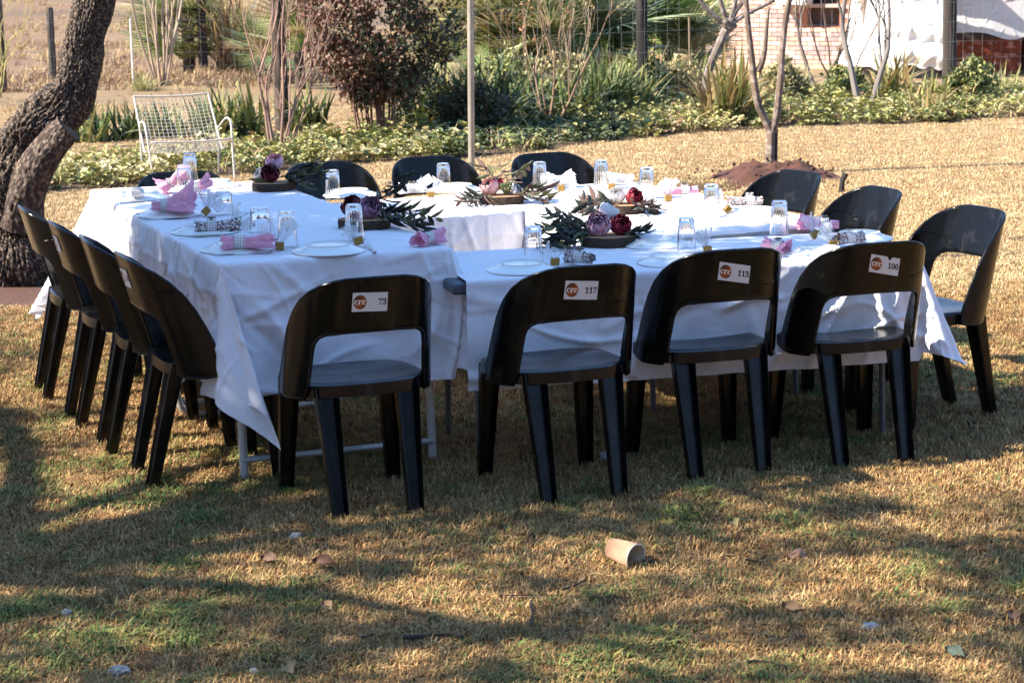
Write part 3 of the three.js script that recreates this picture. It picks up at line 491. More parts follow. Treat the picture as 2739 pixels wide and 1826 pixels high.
{ const a = onGround(1083, 432), top = atDepth(1079, -220, -a.z); solo('metal_pole', tube([a.clone().add(V(0, -0.1, 0)), a.clone().lerp(top, 0.5), top], 0.025, 20), std([0.42, 0.39, 0.34], 0.5, { metalness: 0.4, roughnessMap: dataTex(128, (i, j) => { const v = 0.7 + 0.5 * fbmT(i, j, 128, 6, 2); return [v, v, v]; }, false), map: dataTex(128, (i, j) => { const v = 0.75 + 0.3 * fbmT(i, j, 128, 8, 12); return [v, v * 0.97, v * 0.93]; }) }), 'upright grey galvanised pipe standing on the lawn', 'pole'); }

{ // tall evergreen hedge behind the viewpoint
  const R = rng(131), cl = []; for (let k = 0; k < 1200; k++) { const x = -9 + 19 * R(), y = 0.2 + 9 * R(), z = 3.6 + 1.6 * R() - 0.6 * Math.sin(y) + 0.5 * n2(x * 0.7, y * 0.7); cl.push({ x, y: y * (0.85 + 0.2 * n2(x * 0.4, 3)), z, r: 0.35 }); }
  const t = thing('evergreen_hedge', 'tall dark evergreen hedge along the near edge of the lawn', 'hedge', V(0, 0, 0));
  part('foliage', leafCloud(R, cl, 60, 0.35, 0.13, (r) => { const k = 0.6 + 0.6 * r(); return [0.035 * k, 0.05 * k, 0.02 * k]; }), std(0xffffff, 0.85, { vertexColors: true, side: THREE.DoubleSide }), t);
  for (let k = 0; k < 8; k++) part('trunk', tube([V(-8 + 2.3 * k, -0.1, 4.9), V(-8 + 2.3 * k + 0.1, 2.5, 4.9), V(-7.9 + 2.3 * k, 5, 4.8)], [0.12, 0.1, 0.05], 8), std([0.07, 0.05, 0.04], 0.9), t);
}
// ---------- things on the tables ----------
const TH = { A: HA + 0.0045, a: HA + 0.001, B: HB + 0.001, C: HCt + 0.001, D: HD + 0.001 };
const onTable = (t, px, py) => onPlane(px, py, TH[t]);
const glassMat = phys(0xffffff, 0.02, { transmission: 1, thickness: 0.003, ior: 1.5, attenuationColor: lin(0.9, 0.97, 1), attenuationDistance: 0.2 });
function tumblerGeo(h, r0, r1, flutes, baseH, wall) { // stands upside down: mouth on the table, thick base on top
  const P = [[r0, 0], [r0 + 0.0005, 0.002], [lerp(r0, r1, 0.45), h * 0.45], [lerp(r0, r1, 0.82), h * 0.82], [r1 * 1.0, h * 0.93], [r1 * 0.86, h], [r1 * 0.5, h - 0.002], [0.0005, h - 0.003], [0.0005, h - baseH], [r1 * 0.55, h - baseH], [lerp(r0, r1, 0.8) - wall, h - baseH - 0.006], [lerp(r0, r1, 0.45) - wall, h * 0.45], [r0 - wall * 0.7, 0.001], [r0, 0]];
  const g = new THREE.LatheGeometry(P.map(([x, y]) => new THREE.Vector2(x, y)), flutes * 4), p = g.attributes.position;
  for (let i = 0; i < p.count; i++) { const x = p.getX(i), y = p.getY(i), z = p.getZ(i), k = sstep(h * 0.3, h * 0.5, y) * sstep(h * 0.995, h * 0.9, y), a = Math.atan2(z, x), out = Math.hypot(x, z) > lerp(r0, r1, y / h) - wall * 0.5 ? 1 : 0.25, f = 1 - 0.055 * k * out * Math.abs(Math.cos(a * flutes / 2)); p.setX(i, x * f); p.setZ(i, z * f); }
  g.computeVertexNormals(); return g;
}
const tallGlass = tumblerGeo(0.128, 0.0355, 0.0285, 20, 0.014, 0.0026), shortGlass = tumblerGeo(0.09, 0.039, 0.034, 8, 0.012, 0.003);
for (const [t, px, py, k, label] of [
  ['a', 437, 417, 0, 'upturned fluted tumbler behind the pink napkin at the tree end'], ['a', 424, 447, 0, 'upturned fluted tumbler standing inside the pink paper napkin'], ['a', 513, 492, 1, 'short square-shouldered glass beside the honey-coloured sweet with a printed tag'], ['a', 598, 533, 1, 'short upturned glass between the floral napkin and the rose slice'],
  ['A', 660, 568, 0, 'upturned fluted tumbler behind the sweet with a bright white tag'], ['A', 814, 552, 0, 'upturned fluted tumbler in front of the mauve rose slice'], ['B', 765, 457, 0, 'upturned fluted tumbler beside the dark leaves, before a chair back'], ['B', 1019, 440, 0, 'upturned fluted tumbler beside the sweet near the pole'], ['B', 1240, 437, 0, 'upturned fluted tumbler beside the folded white napkin'],
  ['B', 1381, 433, 0, 'upturned fluted tumbler at the table corner before the bare lawn'], ['D', 1485, 452, 0, 'upturned fluted tumbler next to the pink napkin with a white bow'], ['D', 1634, 497, 0, 'upturned fluted tumbler in front of the red soil mound'], ['D', 1790, 540, 0, 'upturned fluted tumbler next to the upturned plate, before a shiny chair'], ['C', 1577, 580, 0, 'upturned fluted tumbler beside the frilled golden sweet at chair 113'], ['C', 1226, 602, 0, 'upturned fluted tumbler standing at the edge of the gap between the tables']]) {
  const o = solo(k ? 'short_glass' : 'tall_glass', k ? shortGlass : tallGlass, glassMat, label, 'glass', 'upturned glasses on the tables'); o.position.copy(onTable(t, px, py)); o.position.y += 0.0012; o.rotation.y = px * 0.37;
}
const china = phys([0.78, 0.76, 0.72], 0.18, { clearcoat: 0.6, clearcoatRoughness: 0.08 }), chinaCream = std([0.62, 0.53, 0.42], 0.6);
const plateG = new THREE.LatheGeometry([[0.124, 0], [0.126, 0.002], [0.123, 0.006], [0.098, 0.014], [0.080, 0.021], [0.0775, 0.026], [0.0745, 0.0265], [0.072, 0.0225], [0.04, 0.0215], [0, 0.0215]].map(([x, y]) => new THREE.Vector2(x, y)), 64);
const rimG = new THREE.TorusGeometry(0.0758, 0.0012, 6, 64); rimG.rotateX(Math.PI / 2); rimG.translate(0, 0.0266, 0);
for (const [t, px, py, label] of [['a', 322, 455, 'upturned white plate under the small white napkin'], ['a', 487, 428, 'upturned white plate with a fork beside it'], ['a', 388, 494, 'upturned white plate under the tall pink napkin'], ['a', 470, 533, 'upturned white plate under the grey floral napkin'], ['A', 545, 574, 'upturned white plate under the rolled pink napkin'], ['A', 755, 578, 'upturned white plate with nothing on it, behind chair 73'], ['C', 1200, 621, 'upturned plate behind chair 117, next to the square golden sweet'], ['C', 1545, 604, 'upturned plate at the place of chair 113, beside a golden sweet'], ['C', 1505, 563, 'upturned white plate beside the slice with the mauve rose'], ['C', 1880, 585, 'upturned white plate beside the small pink rosette napkin'], ['C', 1975, 549, 'upturned plate beside the pale floral napkin at chair 100'], ['D', 1738, 494, 'upturned white plate before the shiny chair at the mound'], ['B', 1045, 437, 'upturned white plate beside the tumbler at the pole'], ['B', 806, 449, 'upturned white plate beside the tumbler behind dark leaves']]) {
  const o = thing('plate', label, 'plate', onTable(t, px, py).add(V(0, 0.001, 0)), 0, 'upturned plates on the tables'); part('dish', plateG, china, o); part('foot_ring', rimG, chinaCream, o);
}
// napkins
const pinkMat = phys([0.86, 0.42, 0.55], 0.9, { side: THREE.DoubleSide, transmission: 0.25, thickness: 0 }), whiteNap = phys([0.8, 0.79, 0.77], 0.9, { side: THREE.DoubleSide, transmission: 0.2, thickness: 0 });
const floral = phys(0xffffff, 0.9, { side: THREE.DoubleSide, map: dataTex(256, (i, j) => { const a = fbmT(i, j, 256, 9, 4), b = fbmT(i, j, 256, 7, 8); return a > 0.56 ? [0.25, 0.24, 0.25] : b > 0.58 ? [0.72, 0.42, 0.46] : b < 0.38 ? [0.45, 0.45, 0.44] : [0.86, 0.84, 0.81]; }) });
const lace = std(0xffffff, 0.9, { side: THREE.DoubleSide, map: dataTex(128, (i, j) => { const u = (i % 26) - 13 + ((Math.floor(j / 26) % 2) ? 0 : 0), v = (j % 26) - 13, d = Math.hypot(u, v); return d < 5 ? [0.25, 0.2, 0.2] : d < 7 ? [0.7, 0.62, 0.62] : [0.9, 0.87, 0.84]; }), bumpMap: dataTex(64, (i, j) => { const v = 0.5 + 0.5 * Math.sin(i * 0.8) * Math.sin(j * 0.8); return [v, v, v]; }, false), bumpScale: 0.002 });
const ribbon = std([0.16, 0.14, 0.12], 0.8, { side: THREE.DoubleSide }), ribbonLight = std([0.5, 0.47, 0.43], 0.8, { side: THREE.DoubleSide });
function napkinHalf(seed, L, r0, r1, flat) { return grid(40, 16, (a, b) => { const th = a * 2 * Math.PI, k = b, r = lerp(r0, r1, Math.pow(k, 0.8)) * (1 + 0.25 * k * Math.sin(th * 3 + seed) + 0.18 * k * Math.sin(th * 5 + seed * 2) + 0.12 * n2(th * 2 + seed, k * 4)), x = L * k * (1 + 0.15 * n2(Math.cos(th) * 2 + seed, Math.sin(th) * 2)); return [x, Math.max(-r0 * 0.98, Math.sin(th) * r * flat), Math.cos(th) * r, a * 3, b * 2]; }); }
function napkinEnd(seed, L, r0, r1, flat) { // inner fold so that the open end shows layers
  return grid(36, 10, (a, b) => { const th = a * 2 * Math.PI, r = lerp(r0 * 0.5, r1 * 0.62, b) * (1 + 0.3 * b * Math.sin(th * 4 + seed * 3)); return [L * b * 0.92, Math.max(-r0 * 0.9, Math.sin(th) * r * flat), Math.cos(th) * r, a * 2, b]; });
}
function napkin(t, px, py, yaw, kind, label, o = {}) {
  const g = thing('napkin', label, 'napkin', onTable(t, px, py), yaw, 'rolled napkins in lace rings'), m = { pink: pinkMat, white: whiteNap, floral }[kind], r = o.r ?? 0.02, s = px * 0.7, lift = o.lift ?? 0.024;
  const a = [napkinHalf(s, o.la ?? 0.06, r * 0.9, o.ra ?? 0.026, 0.8), napkinEnd(s + 1, o.la ?? 0.06, r, o.ra ?? 0.026, 0.8)], b = [napkinHalf(s + 2, o.lb ?? 0.1, r * 0.9, o.rb ?? 0.032, o.flat ?? 0.75), napkinEnd(s + 3, o.lb ?? 0.1, r, o.rb ?? 0.032, o.flat ?? 0.75)];
  for (const q of a) q.rotateY(Math.PI); const body = merge([...a, ...b].map((q) => { if (o.up) q.rotateZ(o.up); return q; }));
  body.translate(0, r * 0.98 + lift, 0); part('cloth', body, m, g);
  const ring = new THREE.CylinderGeometry(r + 0.003, r + 0.003, 0.036, 24, 3, true); ring.rotateZ(Math.PI / 2); ring.translate(0, r + lift + 0.003, 0); { const p = ring.attributes.position; for (let i = 0; i < p.count; i++) { p.setY(i, (p.getY(i) - r - lift) * 0.92 + r + lift + 0.0012 * n2(p.getX(i) * 300, p.getZ(i) * 300)); } ring.computeVertexNormals(); const uv = ring.attributes.uv; for (let i = 0; i < uv.count; i++) uv.setXY(i, uv.getX(i) * 3.2, uv.getY(i) * 0.8); }
  part('lace_ring', ring, lace, g);
  if (o.bow) { const q = [], R = rng(px); for (let k = 0; k < 9; k++) { const a2 = k / 9 * 6.28 + R(), c = grid(6, 2, (u, v) => { const rr = 0.004 + 0.012 * u; return [Math.cos(a2 + 1.6 * u) * rr, 0.003 + 0.011 * Math.sin(u * 2.6) * (0.6 + R() * 0.1) + v * 0.005, Math.sin(a2 + 1.6 * u) * rr]; }); q.push(c); } const bow = merge(q); bow.translate(0, r * 2 + lift, 0); part('ribbon_rosette', bow, o.bow === 2 ? ribbonLight : ribbon, g); }
  return g;
}
napkin('a', 314, 462, 0.1, 'white', 'small white lace-ringed napkin at the tree end of the long table', { la: 0.02, lb: 0.03, ra: 0.02, rb: 0.02, lift: 0.016 });
napkin('a', 391, 443, 0.3, 'pink', 'sunlit pink napkin opened like a tulip', { la: 0.05, lb: 0.085, ra: 0.05, rb: 0.06, up: 0.5, lift: 0.02 });
napkin('a', 452, 447, 0.2, 'pink', 'pink napkin peeking out behind the tumbler', { la: 0.03, lb: 0.07, ra: 0.02, rb: 0.045, up: 0.4, lift: 0.01 });
napkin('a', 380, 500, 0.12, 'pink', 'pink napkin with a lace ring and a large raised fan end', { la: 0.05, lb: 0.11, ra: 0.02, rb: 0.075, lift: 0.026, r: 0.022, flat: 1.0 });
napkin('a', 487, 545, 0.1, 'floral', 'grey floral napkin roll with a dark ribbon rosette on its ring', { la: 0.06, lb: 0.1, ra: 0.026, rb: 0.034, bow: 1, lift: 0.02 });
napkin('A', 551, 582, 0.06, 'pink', 'pink napkin roll in a lace ring lying over a knife', { la: 0.06, lb: 0.115, ra: 0.026, rb: 0.036, r: 0.022, lift: 0.016 });
napkin('A', 982, 564, 0.9, 'pink', 'pink napkin roll alone at the inner corner of the long table', { la: 0.055, lb: 0.06, ra: 0.032, rb: 0.04, lift: 0.004 });
napkin('C', 1332, 609, -0.5, 'floral', 'pale floral napkin with a dark rosette behind chair 117', { la: 0.05, lb: 0.05, ra: 0.03, rb: 0.026, bow: 1, lift: 0.006 });
napkin('C', 1788, 584, 2.5, 'pink', 'pink napkin tied into a small rosette behind chair 113', { la: 0.04, lb: 0.055, ra: 0.034, rb: 0.036, bow: 1, lift: 0.006 });
napkin('C', 1893, 533, 3.0, 'pink', 'pink napkin with pointed fan beside a cellophane sweet, dark rosette on the ring', { la: 0.055, lb: 0.1, ra: 0.02, rb: 0.055, bow: 1, lift: 0.012 });
napkin('C', 1950, 566, 0.4, 'floral', 'pale floral napkin behind chair 100', { la: 0.05, lb: 0.06, ra: 0.028, rb: 0.026, bow: 2, lift: 0.01 });
napkin('D', 1722, 478, 0.1, 'floral', 'pale floral napkin behind the upturned plate at the shiny chair', { la: 0.09, lb: 0.05, ra: 0.026, rb: 0.022, bow: 2, lift: 0.01 });
napkin('D', 1572, 451, 0.2, 'pink', 'slim pink napkin with a lace ring beside the sapling mound', { la: 0.09, lb: 0.06, ra: 0.024, rb: 0.018, bow: 1, lift: 0.006 });
napkin('B', 946, 447, 0.3, 'white', 'white napkin with a grey rosette before the chair at the pole', { la: 0.06, lb: 0.05, ra: 0.03, rb: 0.03, bow: 1, lift: 0.006 });
napkin('B', 1283, 430, 0.3, 'white', 'folded white napkin standing in a peak before a chair back', { la: 0.06, lb: 0.07, ra: 0.06, rb: 0.05, lift: 0.01 });
napkin('B', 1424, 424, 0.2, 'white', 'white napkin lying at the corner of the far table', { la: 0.07, lb: 0.06, ra: 0.045, rb: 0.03, lift: 0.006 });
// wrapped sweets
const candy = phys([0.40, 0.22, 0.03], 0.25, { transmission: 0.3, thickness: 0.02, ior: 1.45, attenuationColor: lin(0.9, 0.5, 0.1), attenuationDistance: 0.03 }), cello = phys([0.95, 0.95, 0.95], 0.22, { transmission: 0.55, thickness: 0, side: THREE.DoubleSide }), paper = std([0.82, 0.81, 0.79], 0.8, { side: THREE.DoubleSide });
const tagMat = std(0xffffff, 0.8, { side: THREE.DoubleSide, map: (() => { const c = document.createElement('canvas'); c.width = c.height = 64; const q = c.getContext('2d'); q.fillStyle = '#f4f2ee'; q.fillRect(0, 0, 64, 64); q.strokeStyle = '#b98f9c'; q.lineWidth = 3; q.strokeRect(4, 4, 56, 56); q.fillStyle = '#8b8790'; for (let k = 0; k < 4; k++) q.fillRect(14, 16 + k * 9, 36 - (k % 2) * 8, 2); const t = new THREE.CanvasTexture(c); t.colorSpace = THREE.SRGBColorSpace; return t; })() });
function sweet(t, px, py, yaw, label, o = {}) {
  const g = thing('wrapped_sweet', label, 'sweet', onTable(t, px, py), yaw, 'sweets wrapped in cellophane'), R = rng(px * 3 + py);
  const c = new RoundedBoxGeometry(0.031, 0.027, 0.027, 3, 0.004); { const p = c.attributes.position; for (let i = 0; i < p.count; i++) { const k = 1 + 0.09 * n3(p.getX(i) * 60 + px, p.getY(i) * 60, p.getZ(i) * 60); p.setXYZ(i, p.getX(i) * k, p.getY(i) * k, p.getZ(i) * k); } c.computeVertexNormals(); } if (o.tip) c.rotateZ(o.tip); c.translate(0, o.tip ? 0.02 : 0.0165, 0); part('sweet', c, candy, g);
  const fr = []; const L = o.L ?? 0.055; for (const [ang, len] of o.frills ?? [[1.35, L], [2.2, L * 0.8]]) { const q = grid(18, 8, (a, b) => { const th = (a - 0.5) * 2.2, r = 0.004 + len * b, w = (0.006 + 0.034 * b) * (1 + 0.3 * n2(a * 9 + px, b * 3)); return [Math.cos(ang) * r + Math.sin(ang) * Math.sin(th) * w * 0.9, Math.sin(ang) * r - Math.cos(ang) * Math.sin(th) * w * 0.9, 0.45 * w * Math.cos(a * 11 + px) + 0.004 * n2(a * 12, b * 9 + px)]; }); q.translate(Math.cos(ang) * 0.012, 0.024, 0); fr.push(q); }
  { const p = merge(fr); const a = p.attributes.position; for (let i = 0; i < a.count; i++) if (a.getY(i) < 0.001) a.setY(i, 0.001); part('cellophane', p, cello, g); }
  if (o.tag) { const q = new RoundedBoxGeometry(0.046, 0.042, 0.0008, 1, 0.0003); q.rotateZ(0.6); q.rotateX(-0.35); q.translate(o.tag[0], o.tag[1], o.tag[2] ?? 0.02); part('tag', q, o.tag[3] ? paper : tagMat, g); }
  return g;
}
sweet('a', 473, 496, 0.2, 'honey sweet in cellophane with a grey printed tag, beside the short glass', { tip: 0.75, frills: [[1.1, 0.07], [1.5, 0.06]], tag: [0.05, 0.04, 0.01] });
sweet('a', 541, 527, -0.3, 'cellophane sweet with a pink bow behind the floral napkin', { frills: [[1.7, 0.07], [1.2, 0.05]], tag: [0.045, 0.02, 0.0] });
sweet('A', 642, 575, 0.1, 'amber sweet in bright cellophane with a white card tag', { frills: [[2.1, 0.085], [1.15, 0.08]], tag: [0.04, 0.085, 0.0, 1] });
sweet('A', 822, 566, 0.4, 'golden sweet in front of a tumbler beside the upturned plate', { tip: 0.3, frills: [[2.3, 0.06], [1.9, 0.05]] });
sweet('B', 990, 455, 0.1, 'sunlit golden sweet with a white card beside the tumbler at the pole', { frills: [[1.0, 0.06], [2.4, 0.07]], tag: [-0.015, 0.08, 0, 1] });
sweet('C', 1275, 611, 0.2, 'square golden sweet behind chair 117', { frills: [[2.3, 0.05], [1.3, 0.035]] });
sweet('B', 1289, 440, 0.0, 'small amber sweet with a red print below the white napkin', { frills: [[1.4, 0.03], [0.1, 0.05]] });
sweet('B', 1405, 436, 0.0, 'small golden sweet beside the tumbler at the far corner', { frills: [[1.4, 0.05]] });
sweet('D', 1535, 463, 0.1, 'pale golden sweet with a white bow before the slim pink napkin', { frills: [[1.4, 0.07], [2.2, 0.06]] });
sweet('D', 1671, 492, 0.2, 'tilted golden sweet next to the pale floral napkin', { tip: 0.75, frills: [[2.2, 0.07]] });
sweet('C', 1625, 583, 0.1, 'golden sweet with frilled cellophane behind chair 113', { frills: [[2.0, 0.06], [1.7, 0.07]] });
sweet('C', 1872, 549, 0.3, 'golden sweet lying against the fan of the pink napkin', { tip: 0.5, frills: [[2.0, 0.07], [1.5, 0.06]] });
sweet('C', 1914, 570, 0.1, 'golden sweet with upright cellophane behind chair 100', { frills: [[2.0, 0.07], [2.5, 0.05]] });
// cutlery
const cutlery = std([0.55, 0.54, 0.53], 0.22, { metalness: 1 });
function cutleryThing(kind, t, a, b, label) {
  const p = onTable(t, ...a), q = onTable(t, ...b), L = 0.19, dir = q.clone().sub(p).normalize(), g = thing(kind, label, kind, p.clone(), Math.atan2(-dir.z, dir.x), 'knives and forks beside the plates');
  const h = grid(14, 6, (u, v) => { const th = v * 2 * Math.PI, w = 0.0045 + 0.002 * Math.cos(u * 3.1) ** 2; return [u * 0.1, 0.0035 + 0.0022 * Math.sin(th), w * Math.cos(th)]; }); part('handle', h, cutlery, g);
  if (kind === 'knife') part('blade', grid(14, 2, (u, v) => { const w = 0.009 * (1 - u ** 6); return [0.1 + u * 0.095, 0.0035 + 0.0012 * (v === 0.5), (v - 0.5) * 2 * w * 0.9]; }), cutlery, g);
  else { part('neck', grid(10, 4, (u, v) => { const w = 0.003 + 0.009 * u ** 2; return [0.1 + u * 0.05, 0.0045 - 0.002 * Math.sin(u * 3), (v - 0.5) * 2 * w]; }), cutlery, g); for (const z of [-0.0095, -0.0032, 0.0032, 0.0095]) part('tine', tube([V(0.148, 0.0045, z), V(0.17, 0.008, z), V(0.19, 0.0125, z)], [0.0016, 0.0014, 0.0008], 5), cutlery, g); }
  return g;
}
cutleryThing('knife', 'a', [275, 468], [375, 464], 'knife in front of the plate with the small white napkin');
cutleryThing('knife', 'a', [325, 507], [420, 502], 'knife in front of the tall pink fan napkin');
cutleryThing('knife', 'a', [412, 551], [500, 547], 'knife in front of the grey floral napkin');
cutleryThing('knife', 'A', [493, 588], [580, 583], 'knife under the rolled pink napkin in its lace ring');
cutleryThing('fork', 'a', [395, 536], [450, 522], 'fork behind the plate with the grey floral napkin');
cutleryThing('fork', 'A', [478, 570], [530, 558], 'fork behind the plate with the rolled pink napkin');
cutleryThing('fork', 'A', [861, 582], [838, 563], 'fork beside the empty upturned plate behind chair 73');
cutleryThing('fork', 'a', [512, 421], [548, 428], 'fork beside the upturned plate at the wire lounge chair end');
cutleryThing('fork', 'a', [315, 492], [340, 488], 'fork behind the plate with the tall pink fan napkin');

// centrepieces: a slice of log with artificial roses and leaves
const endGrain = std(0xffffff, 0.85, { map: dataTex(512, (i, j) => { const u = (i - 250) / 256, v = (j - 262) / 256, r = Math.hypot(u, v), k = 0.5 + 0.5 * Math.sin(r * 70 + 2 * pnoise(i / 40, j / 40, 13, 3)), q = 0.78 + 0.22 * k - 0.12 * pnoise(i / 8, j / 8, 64, 2); return [0.72 * q, 0.56 * q, 0.4 * q]; }) });
const barkSide = std(0xffffff, 0.95, { map: dataTex(256, (i, j) => { const q = 0.55 + 0.9 * (fbmT(i, j, 256, 24, 6) - 0.4); return [0.42 * q, 0.31 * q, 0.23 * q]; }), bumpMap: dataTex(256, (i, j) => { const v = fbmT(i, j, 256, 24, 6); return [v, v, v]; }, false), bumpScale: 0.008 });
function petalGeo(r, top, half) { return grid(7, 8, (u, v) => { const a = (u - 0.5) * 2, th = lerp(2.95, top + 0.16 * a * a, v), az = a * half * (0.5 + 0.5 * Math.sin(Math.PI * (0.15 + 0.75 * v))), rr = r * (1 + 0.06 * v * Math.sin(a * 5) + 0.10 * v ** 4 * (1 - 0.5 * a * a)); return [Math.sin(th) * Math.sin(az) * rr, Math.cos(th) * rr * 0.95, Math.sin(th) * Math.cos(az) * rr]; }); } // cupped petal on a globe, base at the bottom
const petals = [petalGeo(0.010, 0.25, 0.9), petalGeo(0.0165, 0.42, 0.85), petalGeo(0.0235, 0.58, 0.8), petalGeo(0.030, 0.74, 0.8), petalGeo(0.0355, 0.95, 0.85)];
const roseMats = { pink: [[0.62, 0.40, 0.47], [0.55, 0.30, 0.39]], mauve: [[0.44, 0.24, 0.33], [0.36, 0.17, 0.26]], wine: [[0.16, 0.008, 0.025], [0.10, 0.004, 0.018]], red: [[0.36, 0.02, 0.045], [0.22, 0.008, 0.03]], white: [[0.80, 0.79, 0.77], [0.74, 0.70, 0.70]], blush: [[0.72, 0.46, 0.44], [0.62, 0.35, 0.35]] };
const roseM = Object.fromEntries(Object.entries(roseMats).map(([k, [a, b]]) => [k, [a, b].map((c) => phys(c, 0.75, { side: THREE.DoubleSide, transmission: 0.12, thickness: 0 }))]));
function rose(parent, kind, x, y, z, size, tiltX, tiltZ, yaw = 0) {
  const g = new THREE.Group(); g.name = 'rose'; parent.add(g); g.position.set(x, y, z); g.rotation.set(tiltX, yaw, tiltZ); g.scale.setScalar(size);
  const R = rng(Math.round((x + 2) * 999 + (z + 3) * 777));
  [3, 4, 5, 5, 5].forEach((n, li) => { for (let i = 0; i < n; i++) { const a = (i + R() * 0.3 + li * 0.4) / n * 2 * Math.PI, m = new THREE.Mesh(petals[li], roseM[kind][(i + li) % 2]); m.name = 'petal'; m.rotation.order = 'YXZ'; m.rotation.set(0.10 * (R() - 0.3), a, 0.12 * (R() - 0.5)); m.scale.setScalar(0.95 + 0.1 * R()); g.add(m); } });
  const sp = part('calyx', (() => { const q = new THREE.SphereGeometry(0.013, 10, 8); q.scale(1, 0.8, 1); q.translate(0, -0.032, 0); return q; })(), leafGreen, g); return g;
}
const leafGreen = leafMat([0.09, 0.13, 0.035]), leafDark = leafMat([0.028, 0.029, 0.018]), leafBronze = leafMat([0.13, 0.075, 0.055]), leafOlive = leafMat([0.12, 0.12, 0.05]);
const sprigLeaf = grid(4, 6, (u, v) => { const a = (u - 0.5) * 2, w = 0.0085 * Math.pow(Math.sin(Math.PI * Math.min(1, 0.06 + 0.94 * v)), 0.85) * (1 - 0.35 * v); return [a * w, 0.05 * v, 0.004 * a * a - 0.012 * v * v]; });
function sprig(parent, x, y, z, yaw, len, pitch, mats, seed, n = 11) {
  const R = rng(seed), g = new THREE.Group(); g.name = 'leaf_sprig'; parent.add(g); g.position.set(x, y, z); g.rotation.order = 'YXZ'; g.rotation.y = yaw;
  const pts = []; for (let i = 0; i <= 6; i++) { const t = i / 6; pts.push(V(len * t, Math.max(-y + 0.004, Math.sin(pitch) * len * t - 0.9 * len * t * t * (pitch > 0.5 ? 0.1 : 0.35)), 0.02 * Math.sin(t * 3 + seed))); }
  part('stem', tube(pts, (t) => 0.0016 - 0.001 * t, 5), mats[0], g);
  for (let i = 0; i < n; i++) { const t = 0.12 + 0.88 * (i + 0.5) / n, k = Math.min(5, Math.floor(t * 6)), p = pts[k].clone().lerp(pts[k + 1], t * 6 - k), m = new THREE.Mesh(sprigLeaf, mats[Math.floor(R() * mats.length)]); m.name = 'leaf'; m.position.copy(p); const sd = i % 2 ? 1 : -1; m.rotation.order = 'YXZ'; m.rotation.set(sd * 0.2 + R() * 1.2, 0, -1.57 + sd * (0.55 + 0.4 * R())); m.rotateX(sd * 0.5); const s = 0.95 + 0.65 * R(); m.scale.set(s, s, s); if (p.y + y < 0.02 && m.rotation.x < 0) m.rotation.x *= -1; g.add(m); }
  return g;
}
function centrepiece(t, px, py, label, rad, thick, build, turn = 0) {
  const g = thing('rose_centrepiece', label, 'centrepiece', onTable(t, px, py), turn, 'log-slice centrepieces with artificial roses'), ph = px * 0.1;
  const rr = (a) => rad * (1 + 0.045 * Math.sin(2 * a + ph) + 0.03 * Math.sin(5 * a + ph * 2) + 0.012 * Math.sin(13 * a));
  const side = grid(72, 4, (u, v) => { const a = u * 2 * Math.PI, r = rr(a) * (1 + 0.012 * n2(u * 40, v * 3)) * (v < 0.01 || v > 0.99 ? 0.985 : 1); return [Math.cos(a) * r, 0.001 + thick * v, -Math.sin(a) * r, u * 5, v * 0.5]; });
  const sl = part('log_slice', grid(72, 6, (u, v) => { const a = u * 2 * Math.PI, r = rr(a) * 0.985 * v; return [Math.cos(a) * r, thick + 0.001, -Math.sin(a) * r, 0.5 + 0.48 * Math.cos(a) * v, 0.5 + 0.48 * Math.sin(a) * v]; }), endGrain, g);
  part('bark', side, barkSide, sl); build(g, thick); return g;
}
centrepiece('a', 628, 436, 'log slice with one pale pink and one burgundy rose, before a chair back', 0.094, 0.034, (g, y) => { rose(g, 'pink', 0.005, y + 0.085, -0.035, 1.1, 0.5, 0.0); rose(g, 'wine', -0.012, y + 0.038, 0.01, 1.15, 1.1, 0.0); rose(g, 'white', -0.06, y + 0.03, -0.03, 0.8, 0.8, 0.7); for (let k = 0; k < 5; k++) sprig(g, 0.03, y + 0.02, -0.01, 0.3 - 0.25 * k, 0.15 + 0.02 * (k % 3), 0.55 - 0.12 * k, [leafDark, leafOlive], 50 + k, 12); const lf = new THREE.Mesh(sprigLeaf, leafOlive); lf.name = 'leaf'; lf.scale.setScalar(1.7); lf.position.set(-0.02, y + 0.006, 0.03); lf.rotation.set(0.1, 0, 1.45); g.add(lf); });
centrepiece('A', 838, 523, 'log slice with a mauve rose and trailing dark leaves at the inner edge', 0.094, 0.034, (g, y) => { rose(g, 'mauve', 0.02, y + 0.042, 0.0, 1.15, 0.95, -0.35); rose(g, 'wine', -0.045, y + 0.045, -0.02, 1.15, 0.6, 0.5); rose(g, 'white', -0.01, y + 0.05, -0.04, 0.7, 0.3, 0); for (let k = 0; k < 6; k++) sprig(g, 0.04, y + 0.012, 0.0, 0.9 - 0.32 * k, 0.17 + 0.03 * (k % 3), 0.35 - 0.06 * k, [leafDark, leafDark, leafOlive], 60 + k, 13); sprig(g, 0.0, y + 0.04, -0.03, 0.6, 0.12, 1.2, [leafDark], 69, 8); sprig(g, 0.03, y + 0.04, -0.03, 0.4, 0.13, 0.95, [leafDark], 70, 8); });
